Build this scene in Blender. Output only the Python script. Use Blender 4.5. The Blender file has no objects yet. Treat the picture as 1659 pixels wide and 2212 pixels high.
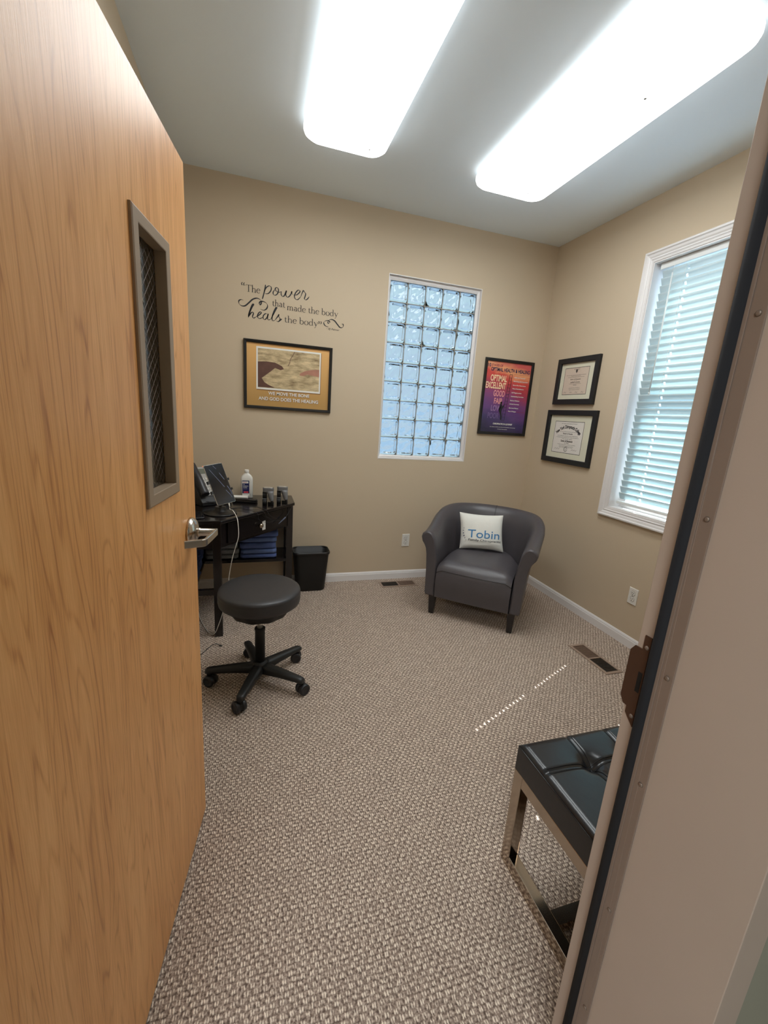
import bpy, bmesh, math, random
from mathutils import Vector, Matrix
random.seed(7)
S = bpy.context.scene
COL = S.collection
PI = math.pi

# ------------------------------------------------------------------ camera
D, R, L, HC = 3.376, 2.466, 0.508, 2.921      # back wall y, right wall x, left wall -x, ceiling height
CAM_H = 1.4426
cam_data = bpy.data.cameras.new('camera')
cam = bpy.data.objects.new('camera', cam_data); COL.objects.link(cam)
yaw, pitch, roll = 0.309424, -0.227757, 0.0693274
fwd = Vector((math.sin(yaw)*math.cos(pitch), math.cos(yaw)*math.cos(pitch), math.sin(pitch)))
rt = Vector((math.cos(yaw), -math.sin(yaw), 0)); up = rt.cross(fwd)
r2 = math.cos(roll)*rt + math.sin(roll)*up; u2 = -math.sin(roll)*rt + math.cos(roll)*up
m = Matrix((r2, u2, -fwd)).transposed().to_4x4(); m.translation = (0, 0, CAM_H)
cam.matrix_world = m
cam_data.sensor_fit = 'HORIZONTAL'; cam_data.sensor_width = 36.0
cam_data.lens = 902.2776*36/1659
cam_data.clip_start = 0.02
S.camera = cam

# ------------------------------------------------------------------ world, sun, exposure
EXPOSURE = 0.44
LENS_POWER = 7.5
W = bpy.data.worlds.new('world'); S.world = W; W.use_nodes = True
wn = W.node_tree.nodes; wl = W.node_tree.links
bg = wn['Background']
tc = wn.new('ShaderNodeTexCoord'); sx = wn.new('ShaderNodeSeparateXYZ'); cr = wn.new('ShaderNodeValToRGB')
wl.new(tc.outputs['Generated'], sx.inputs[0]); wl.new(sx.outputs['Z'], cr.inputs[0]); wl.new(cr.outputs[0], bg.inputs[0])
cr.color_ramp.elements[0].position = 0.0; cr.color_ramp.elements[0].color = (0.58, 0.74, 0.92, 1)
cr.color_ramp.elements[1].position = 0.5; cr.color_ramp.elements[1].color = (0.62, 0.85, 0.95, 1)
bg.inputs[1].default_value = 2.7
sd = bpy.data.lights.new('sun', 'SUN'); sd.energy = 17.0; sd.angle = 0.0025; sd.color = (0.96, 0.98, 1.0)
sun = bpy.data.objects.new('sun', sd); COL.objects.link(sun)
sun.rotation_euler = Vector((-0.912, -0.41, -1.4)).to_track_quat('-Z', 'Y').to_euler()
sun.location = (6, 5, 8)
# unseen area light added in the corridor to brighten the door frame
hd = bpy.data.lights.new('hall_fill', 'AREA'); hd.energy = 46; hd.shape = 'RECTANGLE'; hd.size = 0.6; hd.size_y = 1.2; hd.color = (0.88, 0.95, 1.0)
hl = bpy.data.objects.new('hall_fill', hd); COL.objects.link(hl); hl.location = (-0.8, -1.25, 2.60)
vs = S.view_settings
vs.view_transform = 'Standard'; vs.look = 'None'; vs.exposure = EXPOSURE; vs.gamma = 1.0; vs.use_curve_mapping = False
S.cycles.max_bounces = 12
S.cycles.sample_clamp_indirect = 8

# ------------------------------------------------------------------ materials
def lin(c):
    return tuple(((v/255+0.055)/1.055)**2.4 if v/255 > 0.04045 else v/255/12.92 for v in c)
def mat(name, rgb, rough=0.5, metal=0.0, noise=None, bump=None, coat=0.0, spec=None, emit=None, estr=0, trans=0, ior=1.45, alpha=None):
    m = bpy.data.materials.new(name); m.use_nodes = True
    nt = m.node_tree; b = nt.nodes['Principled BSDF']
    c = lin(rgb)
    b.inputs['Base Color'].default_value = (*c, 1)
    b.inputs['Roughness'].default_value = rough; b.inputs['Metallic'].default_value = metal
    if coat: b.inputs['Coat Weight'].default_value = coat; b.inputs['Coat Roughness'].default_value = 0.1
    if spec is not None: b.inputs['Specular IOR Level'].default_value = spec
    if emit: b.inputs['Emission Color'].default_value = (*lin(emit), 1); b.inputs['Emission Strength'].default_value = estr
    if trans: b.inputs['Transmission Weight'].default_value = trans; b.inputs['IOR'].default_value = ior
    t = nt.nodes.new('ShaderNodeTexCoord')
    if noise:                       # (scale, amount)
        n = nt.nodes.new('ShaderNodeTexNoise'); n.inputs['Scale'].default_value = noise[0]; n.inputs['Detail'].default_value = 5
        nt.links.new(t.outputs['Object'], n.inputs['Vector'])
        mx = nt.nodes.new('ShaderNodeMix'); mx.data_type = 'RGBA'
        a = noise[1]
        mx.inputs['A'].default_value = (*[v*(1-a) for v in c], 1); mx.inputs['B'].default_value = (*[min(1, v*(1+a)) for v in c], 1)
        nt.links.new(n.outputs['Fac'], mx.inputs['Factor']); nt.links.new(mx.outputs['Result'], b.inputs['Base Color'])
    if bump:                        # (scale, strength, distance)
        n = nt.nodes.new('ShaderNodeTexNoise'); n.inputs['Scale'].default_value = bump[0]; n.inputs['Detail'].default_value = 6
        nt.links.new(t.outputs['Object'], n.inputs['Vector'])
        bp = nt.nodes.new('ShaderNodeBump'); bp.inputs['Strength'].default_value = bump[1]; bp.inputs['Distance'].default_value = bump[2]
        nt.links.new(n.outputs['Fac'], bp.inputs['Height']); nt.links.new(bp.outputs['Normal'], b.inputs['Normal'])
    return m

def math_node(nt, op, a, b=None, c=None):
    n = nt.nodes.new('ShaderNodeMath'); n.operation = op
    for i, v in enumerate((a, b, c)):
        if v is None: continue
        if isinstance(v, (int, float)): n.inputs[i].default_value = v
        else: nt.links.new(v, n.inputs[i])
    return n.outputs[0]

def carpet_mat():
    m = bpy.data.materials.new('loop_carpet'); m.use_nodes = True; nt = m.node_tree; b = nt.nodes['Principled BSDF']
    b.inputs['Roughness'].default_value = 0.95; b.inputs['Specular IOR Level'].default_value = 0.1
    t = nt.nodes.new('ShaderNodeTexCoord'); s = nt.nodes.new('ShaderNodeSeparateXYZ')
    wn_ = nt.nodes.new('ShaderNodeTexNoise'); wn_.inputs['Scale'].default_value = 60; wn_.inputs['Detail'].default_value = 2
    nt.links.new(t.outputs['Object'], wn_.inputs['Vector'])
    va = nt.nodes.new('ShaderNodeVectorMath'); va.operation = 'SCALE'; va.inputs['Scale'].default_value = 0.006
    nt.links.new(wn_.outputs['Color'], va.inputs[0])
    vb = nt.nodes.new('ShaderNodeVectorMath'); vb.operation = 'ADD'
    nt.links.new(t.outputs['Object'], vb.inputs[0]); nt.links.new(va.outputs[0], vb.inputs[1]); nt.links.new(vb.outputs[0], s.inputs[0])
    RW, B = 0.0127, 0.0235
    yr = math_node(nt, 'DIVIDE', s.outputs['Y'], RW)
    row = math_node(nt, 'FLOOR', yr); fr = math_node(nt, 'FRACT', yr)
    rowp = math_node(nt, 'POWER', math_node(nt, 'SINE', math_node(nt, 'MULTIPLY', fr, PI)), 0.75)
    rj = nt.nodes.new('ShaderNodeTexWhiteNoise'); rj.noise_dimensions = '1D'; nt.links.new(row, rj.inputs['W'])
    off = math_node(nt, 'ADD', math_node(nt, 'MULTIPLY', row, 0.5), math_node(nt, 'MULTIPLY', rj.outputs['Value'], 0.22))
    fx = math_node(nt, 'FRACT', math_node(nt, 'ADD', math_node(nt, 'DIVIDE', s.outputs['X'], B), off))
    def bump_at(c, w, a):     # narrow ridge across the bundle
        d = math_node(nt, 'DIVIDE', math_node(nt, 'SUBTRACT', fx, c), w)
        return math_node(nt, 'MULTIPLY', math_node(nt, 'EXPONENT', math_node(nt, 'MULTIPLY', math_node(nt, 'MULTIPLY', d, d), -1.0)), a)
    n1 = nt.nodes.new('ShaderNodeTexNoise'); n1.inputs['Scale'].default_value = 150; n1.inputs['Detail'].default_value = 3
    nt.links.new(t.outputs['Object'], n1.inputs['Vector'])
    h = math_node(nt, 'ADD', bump_at(0.24, 0.085, 0.62), bump_at(0.50, 0.085, 0.62))
    h = math_node(nt, 'ADD', h, bump_at(0.80, 0.13, 0.20))
    cell = nt.nodes.new('ShaderNodeCombineXYZ'); wh = nt.nodes.new('ShaderNodeTexWhiteNoise'); wh.noise_dimensions = '2D'
    nt.links.new(math_node(nt, 'FLOOR', math_node(nt, 'ADD', math_node(nt, 'DIVIDE', s.outputs['X'], B), off)), cell.inputs[0]); nt.links.new(row, cell.inputs[1])
    nt.links.new(cell.outputs[0], wh.inputs['Vector'])
    h = math_node(nt, 'MULTIPLY', math_node(nt, 'MULTIPLY', h, rowp), math_node(nt, 'MULTIPLY_ADD', wh.outputs['Value'], 0.55, 0.75))
    h2 = math_node(nt, 'ADD', h, math_node(nt, 'MULTIPLY_ADD', n1.outputs['Fac'], 1.3, -0.48))
    r_ = nt.nodes.new('ShaderNodeValToRGB'); e = r_.color_ramp.elements
    e[0].position = 0.02; e[0].color = (*lin((98, 83, 74)), 1); e[1].position = 0.80; e[1].color = (*lin((246, 230, 211)), 1)
    mid = r_.color_ramp.elements.new(0.32); mid.color = (*lin((166, 147, 133)), 1)
    nt.links.new(h2, r_.inputs[0]); nt.links.new(r_.outputs[0], b.inputs['Base Color'])
    bp = nt.nodes.new('ShaderNodeBump'); bp.inputs['Strength'].default_value = 0.7; bp.inputs['Distance'].default_value = 0.004
    nt.links.new(h2, bp.inputs['Height']); nt.links.new(bp.outputs['Normal'], b.inputs['Normal'])
    return m

def wood_mat():
    m = bpy.data.materials.new('maple_veneer'); m.use_nodes = True; nt = m.node_tree; b = nt.nodes['Principled BSDF']
    b.inputs['Roughness'].default_value = 0.36; b.inputs['Specular IOR Level'].default_value = 0.45
    t = nt.nodes.new('ShaderNodeTexCoord')
    def noise(sc, scale, det=6, dist=0.0):
        mp = nt.nodes.new('ShaderNodeMapping'); mp.inputs['Scale'].default_value = sc
        nt.links.new(t.outputs['Object'], mp.inputs[0])
        n = nt.nodes.new('ShaderNodeTexNoise'); n.inputs['Scale'].default_value = scale; n.inputs['Detail'].default_value = det
        n.inputs['Distortion'].default_value = dist
        nt.links.new(mp.outputs[0], n.inputs['Vector']); return n.outputs['Fac']
    fine = noise((1, 1, 0.035), 420, 4)
    streak = noise((1, 1, 0.05), 34, 5, 0.4)
    blotch = noise((1, 1, 0.3), 5, 3)
    # long dark cathedral grain lines
    g = noise((1, 1, 0.07), 9, 2, 0.2)
    w = math_node(nt, 'SINE', math_node(nt, 'MULTIPLY', g, 150.0))
    line = math_node(nt, 'POWER', math_node(nt, 'MULTIPLY_ADD', w, 0.5, 0.5), 9.0)
    lm = math_node(nt, 'MULTIPLY', line, noise((1, 1, 0.1), 60, 3))
    v = math_node(nt, 'ADD', math_node(nt, 'MULTIPLY', fine, 0.42), math_node(nt, 'MULTIPLY', streak, 0.45))
    v = math_node(nt, 'ADD', v, math_node(nt, 'MULTIPLY', blotch, 0.35))
    v = math_node(nt, 'SUBTRACT', v, math_node(nt, 'MULTIPLY', lm, 0.30))
    r_ = nt.nodes.new('ShaderNodeValToRGB'); e = r_.color_ramp.elements
    e[0].position = 0.28; e[0].color = (*lin((176, 112, 58)), 1); e[1].position = 0.8; e[1].color = (*lin((244, 186, 122)), 1)
    mid = e.new(0.55); mid.color = (*lin((222, 160, 96)), 1)
    nt.links.new(v, r_.inputs[0]); nt.links.new(r_.outputs[0], b.inputs['Base Color'])
    bp = nt.nodes.new('ShaderNodeBump'); bp.inputs['Strength'].default_value = 0.12; bp.inputs['Distance'].default_value = 0.002
    nt.links.new(fine, bp.inputs['Height']); nt.links.new(bp.outputs['Normal'], b.inputs['Normal'])
    return m

def slat_mat():
    m = bpy.data.materials.new('blind_vinyl'); m.use_nodes = True; nt = m.node_tree
    out = nt.nodes['Material Output']; b = nt.nodes['Principled BSDF']
    b.inputs['Base Color'].default_value = (0.74, 0.83, 0.84, 1); b.inputs['Roughness'].default_value = 0.45
    tr = nt.nodes.new('ShaderNodeBsdfTranslucent'); tr.inputs[0].default_value = (0.72, 0.92, 0.95, 1)
    mx = nt.nodes.new('ShaderNodeMixShader'); mx.inputs[0].default_value = 0.22
    nt.links.new(b.outputs[0], mx.inputs[1]); nt.links.new(tr.outputs[0], mx.inputs[2]); nt.links.new(mx.outputs[0], out.inputs[0])
    return m

def clear_glass(name, tint, refl=0.08, rough=0.0):
    m = bpy.data.materials.new(name); m.use_nodes = True; nt = m.node_tree
    out = nt.nodes['Material Output']; nt.nodes.remove(nt.nodes['Principled BSDF'])
    tr = nt.nodes.new('ShaderNodeBsdfTransparent'); tr.inputs[0].default_value = (*tint, 1)
    gl = nt.nodes.new('ShaderNodeBsdfGlossy'); gl.inputs['Roughness'].default_value = rough
    mx = nt.nodes.new('ShaderNodeMixShader'); lw = nt.nodes.new('ShaderNodeLayerWeight'); lw.inputs[0].default_value = 0.3
    v = math_node(nt, 'MULTIPLY_ADD', math_node(nt, 'POWER', lw.outputs['Facing'], 4.0), 0.7, refl)
    nt.links.new(v, mx.inputs[0])
    nt.links.new(tr.outputs[0], mx.inputs[1]); nt.links.new(gl.outputs[0], mx.inputs[2]); nt.links.new(mx.outputs[0], out.inputs[0])
    return m

M = dict(
    wall=mat('beige_wall_paint', (198, 180, 154), 0.75, noise=(2.0, 0.02), bump=(220, 0.12, 0.001)),
    wall_hall=mat('greenish_grey_wall_paint', (150, 148, 132), 0.75, noise=(2.0, 0.02)),
    ceiling=mat('ceiling_paint', (232, 241, 247), 0.9, bump=(150, 0.1, 0.001)),
    carpet=carpet_mat(), wood=wood_mat(),
    white=mat('white_trim_paint', (226, 222, 220), 0.35, bump=(90, 0.05, 0.001)),
    frame=mat('taupe_door_frame_paint', (182, 164, 150), 0.42, noise=(6, 0.04), bump=(300, 0.08, 0.0006)),
    framed=mat('taupe_retainer_metal', (136, 118, 106), 0.4, noise=(20, 0.06)),
    gasket=mat('black_rubber', (40, 40, 43), 0.85, spec=0.2),
    bronze=mat('bronze_strike', (88, 66, 54), 0.45, 0.5, noise=(14, 0.08)),
    screw=mat('screw_metal', (138, 122, 110), 0.45, 0.4),
    steel=mat('satin_nickel', (196, 188, 178), 0.22, 1.0, noise=(40, 0.03)),
    chrome=mat('chrome', (184, 170, 154), 0.13, 1.0, noise=(8, 0.04)),
    black_wood=mat('black_lacquer_wood', (22, 18, 19), 0.2, noise=(12, 0.1), coat=0.3),
    leather=mat('charcoal_leather', (76, 72, 75), 0.38, noise=(9, 0.1), bump=(55, 0.25, 0.003), spec=0.5),
    vinyl=mat('black_vinyl', (50, 49, 51), 0.42, noise=(30, 0.05), bump=(600, 0.1, 0.0005)),
    bench=mat('black_bonded_leather', (26, 27, 30), 0.25, noise=(10, 0.12), bump=(40, 0.25, 0.002)),
    thread=mat('bench_thread', (14, 14, 16), 0.6),
    plastic=mat('black_plastic', (24, 23, 24), 0.35, noise=(30, 0.05)),
    matte=mat('matte_black_plastic', (14, 13, 13), 0.55, noise=(20, 0.05)),
    grey_plastic=mat('dark_grey_plastic', (112, 112, 113), 0.4, noise=(30, 0.04)),
    silver=mat('silver_plastic', (202, 198, 190), 0.25, 0.6, noise=(25, 0.04)),
    phone_grey=mat('phone_grey_plastic', (168, 164, 158), 0.45, noise=(40, 0.03)),
    lcd=mat('lcd_glass', (110, 114, 102), 0.2, noise=(12, 0.04)),
    screen=mat('tablet_glass', (22, 24, 30), 0.08, coat=0.5, noise=(8, 0.2)),
    smear=mat('screen_smudge', (92, 102, 128), 0.3, noise=(50, 0.2)),
    cable_w=mat('white_cable', (222, 218, 212), 0.5),
    cable_b=mat('black_cable', (26, 25, 26), 0.5),
    usb=mat('blue_grey_plug', (92, 98, 116), 0.4),
    led=mat('phone_lamp', (255, 140, 100), 0.4, emit=(255, 120, 80), estr=1.0),
    bottle=mat('frosted_bottle', (226, 222, 214), 0.35, noise=(30, 0.03)),
    navy=mat('navy_label', (22, 26, 84), 0.4), label_red=mat('label_red', (200, 60, 74), 0.4), paper=mat('white_paper', (232, 229, 222), 0.6, noise=(20, 0.02)),
    ink=mat('black_ink', (24, 22, 26), 0.55), ink_soft=mat('grey_ink', (70, 62, 58), 0.7),
    blue_cloth=mat('blue_cotton', (86, 104, 158), 0.9, noise=(40, 0.15), bump=(220, 0.4, 0.003)),
    blue_cloth2=mat('slate_blue_cotton', (98, 118, 168), 0.9, noise=(40, 0.15), bump=(220, 0.4, 0.003)),
    navy_cloth=mat('navy_cotton', (38, 54, 92), 0.95, noise=(30, 0.25), bump=(180, 0.5, 0.004)),
    grey_cloth=mat('heather_grey_cotton', (122, 124, 126), 0.95, noise=(160, 0.35), bump=(220, 0.4, 0.003)),
    outlet=mat('outlet_plastic', (226, 222, 214), 0.35, noise=(30, 0.02)),
    slot=mat('outlet_slot', (38, 34, 32), 0.6),
    vent=mat('brown_vent_metal', (150, 128, 112), 0.45, noise=(30, 0.05)),
    vent_plate=mat('vent_damper', (112, 90, 76), 0.5, noise=(30, 0.05)),
    dark=mat('dark_duct', (14, 10, 7), 0.8),
    frame_black=mat('black_picture_frame', (18, 18, 20), 0.3, coat=0.2, noise=(20, 0.08)),
    frame_matte=mat('matte_black_frame', (24, 24, 26), 0.6, noise=(20, 0.08)),
    mat_board=mat('cream_mat_board', (214, 210, 188), 0.8, noise=(40, 0.02)),
    diploma=mat('diploma_paper', (208, 190, 172), 0.7, noise=(15, 0.03)),
    diploma_w=mat('diploma_paper_pale', (222, 216, 208), 0.7, noise=(15, 0.03)),
    pillow=mat('white_cotton', (224, 222, 214), 0.9, noise=(6, 0.03), bump=(14, 0.35, 0.012)),
    txt_blue=mat('blue_print', (58, 122, 172), 0.7), txt_dark=mat('charcoal_print', (56, 56, 60), 0.7),
    caulk=mat('glass_block_seam', (158, 150, 138), 0.6),
    slat=slat_mat(), pane=clear_glass('window_pane', (0.95, 0.97, 0.97), 0.04),
    cord=mat('blind_cord', (226, 230, 228), 0.6),
    ground=mat('outside_ground', (120, 140, 160), 0.9, noise=(0.8, 0.2)),
    speck=mat('dust_speck', (130, 124, 112), 0.9),
)
def lens_mat(name, power):
    m = bpy.data.materials.new(name); m.use_nodes = True; nt = m.node_tree; b = nt.nodes['Principled BSDF']
    b.inputs['Base Color'].default_value = (0.8, 0.8, 0.78, 1); b.inputs['Roughness'].default_value = 0.3
    b.inputs['Emission Color'].default_value = (0.95, 0.99, 1.0, 1); b.inputs['Emission Strength'].default_value = power
    return m
M['lens'] = lens_mat('acrylic_light_lens', LENS_POWER); M['lens_rim'] = lens_mat('acrylic_lens_rim', 1.3)
def block_glass():
    m = bpy.data.materials.new('glass_block_glass'); m.use_nodes = True; nt = m.node_tree; b = nt.nodes['Principled BSDF']
    b.inputs['Base Color'].default_value = (0.215, 0.235, 0.24, 1); b.inputs['Roughness'].default_value = 0.04
    b.inputs['Transmission Weight'].default_value = 1.0; b.inputs['IOR'].default_value = 1.42
    return m
M['block'] = block_glass()
def wired_glass():
    m = clear_glass('wired_safety_glass', (0.55, 0.6, 0.58), 0.26, 0.12)
    return m
M['wired'] = wired_glass()

# ------------------------------------------------------------------ mesh helpers
class MB:
    """collects shapes, then links them as one mesh object"""
    def __init__(s): s.v = []; s.f = []; s.m = []; s.sm = []
    def add(s, verts, faces, mi=0, smooth=False):
        o = len(s.v); s.v += [tuple(v) for v in verts]
        for f in faces: s.f.append(tuple(i+o for i in f)); s.m.append(mi); s.sm.append(smooth)
    def box(s, x0, x1, y0, y1, z0, z1, mi=0, T=None):
        v = [Vector(p) for p in ((x0,y0,z0),(x1,y0,z0),(x1,y1,z0),(x0,y1,z0),(x0,y0,z1),(x1,y0,z1),(x1,y1,z1),(x0,y1,z1))]
        if T: v = [T(p) if callable(T) else T @ p for p in v]
        s.add(v, [(0,3,2,1),(4,5,6,7),(0,1,5,4),(1,2,6,5),(2,3,7,6),(3,0,4,7)], mi)
    def loft(s, rings, mi=0, smooth=True, closed=True, cap0=True, cap1=True):
        n = len(rings[0]); vs_ = [p for r in rings for p in r]; fs = []
        for i in range(len(rings)-1):
            for j in range(n if closed else n-1):
                k = (j+1) % n
                fs.append((i*n+j, i*n+k, (i+1)*n+k, (i+1)*n+j))
        s.add(vs_, fs, mi, smooth)
        if cap0: s.add(rings[0], [tuple(range(n))[::-1]], mi, False)
        if cap1: s.add(rings[-1], [tuple(range(n))], mi, False)
    def tube(s, pts, r, n=8, mi=0, cap=True, flat=1.0):
        pts = [Vector(p) for p in pts]; rings = []
        rr = r if isinstance(r, (list, tuple)) else [r]*len(pts)
        prev = None
        for i, p in enumerate(pts):
            t = (pts[min(i+1, len(pts)-1)] - pts[max(i-1, 0)])
            if t.length < 1e-9: t = Vector((0, 0, 1))
            t.normalize()
            if prev is None:
                a = Vector((0, 0, 1)) if abs(t.z) < 0.9 else Vector((1, 0, 0))
                u = t.cross(a).normalized()
            else:
                u = (prev - t*prev.dot(t)).normalized()
            prev = u; w = t.cross(u)
            rings.append([p + (u*math.cos(2*PI*k/n) + w*math.sin(2*PI*k/n)*flat)*rr[i] for k in range(n)])
        s.loft(rings, mi, True, True, cap, cap)
    def lathe(s, prof, c=(0,0,0), n=32, mi=0, M_=None, smooth=True):
        rings = []
        for r, z in prof:
            ring = [Vector((r*math.cos(2*PI*k/n), r*math.sin(2*PI*k/n), z)) for k in range(n)]
            if M_ is not None: ring = [M_ @ p for p in ring]
            rings.append([p + Vector(c) for p in ring])
        s.loft(rings, mi, smooth)
    def build(s, name, mats, parent=None, bevel=0, seg=2, auto=None, sub=0, weld=True):
        me = bpy.data.meshes.new(name); me.from_pydata(s.v, [], s.f)
        for m_ in (mats if isinstance(mats, (list, tuple)) else [mats]): me.materials.append(m_)
        me.polygons.foreach_set('material_index', s.m); me.polygons.foreach_set('use_smooth', s.sm)
        if weld:
            b = bmesh.new(); b.from_mesh(me); bmesh.ops.remove_doubles(b, verts=b.verts, dist=1e-6)
            bmesh.ops.recalc_face_normals(b, faces=b.faces); b.to_mesh(me); b.free()
        me.update()
        o = bpy.data.objects.new(name, me); COL.objects.link(o)
        if bevel:
            md = o.modifiers.new('bevel', 'BEVEL'); md.width = bevel; md.segments = seg; md.limit_method = 'ANGLE'; md.angle_limit = math.radians(35)
            md.harden_normals = False
        if sub:
            md = o.modifiers.new('sub', 'SUBSURF'); md.levels = sub; md.render_levels = sub
        if parent is not None:
            o.parent = parent
        return o
def tag(o, label, cat, group=None, kind=None):
    if label: o['label'] = label
    if cat: o['category'] = cat
    if group: o['group'] = group
    if kind: o['kind'] = kind
    return o
def thing(name, label, cat, loc=(0,0,0), rz=0, group=None):
    o = bpy.data.objects.new(name, None); COL.objects.link(o); o.location = loc; o.rotation_euler = (0, 0, rz)
    o.empty_display_size = 0.05
    return tag(o, label, cat, group)
def struct(o, label=None, cat='structure'):
    o['kind'] = 'structure'
    if label: o['label'] = label
    o['category'] = cat
    return o
def catmull(pts, k=6, closed=False):
    P = [Vector(p) for p in pts]; out = []
    n = len(P)
    for i in range(n-1):
        p0 = P[max(i-1, 0)]; p1 = P[i]; p2 = P[i+1]; p3 = P[min(i+2, n-1)]
        for j in range(k):
            t = j/k
            out.append(0.5*((2*p1)+(p2-p0)*t+(2*p0-5*p1+4*p2-p3)*t*t+(3*p1-p0-3*p2+p3)*t**3))
    out.append(P[-1]); return out
def smooth01(t): t = max(0, min(1, t)); return t*t*(3-2*t)
def rrect(x0, x1, y0, y1, r, z, k=6):
    pts = []
    for cx, cy, a0 in ((x1-r, y1-r, 0), (x0+r, y1-r, PI/2), (x0+r, y0+r, PI), (x1-r, y0+r, 1.5*PI)):
        for i in range(k+1):
            a = a0+PI/2*i/k; pts.append(Vector((cx+r*math.cos(a), cy+r*math.sin(a), z)))
    return pts

# flat lettering: text -> vertices and faces in its own plane
def text_shape(txt, size=1.0, align='LEFT', xs=1.0, bold=0.0, shear=0.0, spacing=1.0):
    cu = bpy.data.curves.new('t', 'FONT'); cu.body = txt; cu.size = size; cu.align_x = align; cu.offset = bold; cu.shear = shear
    cu.space_character = spacing; cu.fill_mode = 'FRONT'; cu.resolution_u = 4
    o = bpy.data.objects.new('t', cu); COL.objects.link(o)
    dg = bpy.context.evaluated_depsgraph_get(); dg.update()
    me = bpy.data.meshes.new_from_object(o.evaluated_get(dg))
    v = [(p.co.x*xs, p.co.y) for p in me.vertices]; f = [tuple(p.vertices) for p in me.polygons]
    bpy.data.meshes.remove(me); bpy.data.objects.remove(o); bpy.data.curves.remove(cu)
    return v, f
def put_text(mb, txt, fn, x, y, width=None, height=None, mi=0, sub=0, **kw):
    """x,y = lower left in the plane; scaled to width and cap height"""
    v, f = text_shape(txt, **kw)
    if not v: return
    mnx = min(a for a, b in v); mxx = max(a for a, b in v)
    sy = 1.0
    if height:
        hv, _ = text_shape('H', **{**kw, 'xs': 1.0}); hh = max(b for a, b in hv); sy = height/hh
    sx = (width/(mxx-mnx)) if width else sy
    if sub:
        bm = bmesh.new(); vv = [bm.verts.new((a, b, 0)) for a, b in v]
        for q in f:
            try: bm.faces.new([vv[k] for k in q])
            except ValueError: pass
        bmesh.ops.triangulate(bm, faces=bm.faces)
        for _ in range(6):
            long_ = [e for e in bm.edges if e.calc_length()*max(sx, sy) > sub]
            if not long_: break
            bmesh.ops.subdivide_edges(bm, edges=long_, cuts=1); bmesh.ops.triangulate(bm, faces=bm.faces)
        bm.verts.index_update(); v = [(p.co.x, p.co.y) for p in bm.verts]; f = [tuple(p.index for p in q.verts) for q in bm.faces]; bm.free()
    mb.add([fn(x+(a-mnx)*sx, y+b*sy) for a, b in v], f, mi)
def stroke(mb, pts, wmin, wmax, fn, ang=0.9, k=8, mi=0):
    """calligraphic ribbon: wide where the pen moves downwards"""
    P = catmull([(a, b, 0) for a, b in pts], k); Lf = []; Rt = []
    for i, p in enumerate(P):
        t = (P[min(i+1, len(P)-1)]-P[max(i-1, 0)]).normalized(); n = Vector((-t.y, t.x, 0))
        s_ = abs(t.dot(Vector((math.cos(ang), math.sin(ang), 0))))
        w = wmin+(wmax-wmin)*s_**1.6
        e = min(1, 3*min(i, len(P)-1-i)/len(P)*2+0.35); w *= e
        Lf.append(fn(*(p+n*w/2).xy)); Rt.append(fn(*(p-n*w/2).xy))
    n = len(P)
    mb.add(Lf+Rt, [(i, i+1, n+i+1, n+i) for i in range(n-1)], mi)

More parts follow.
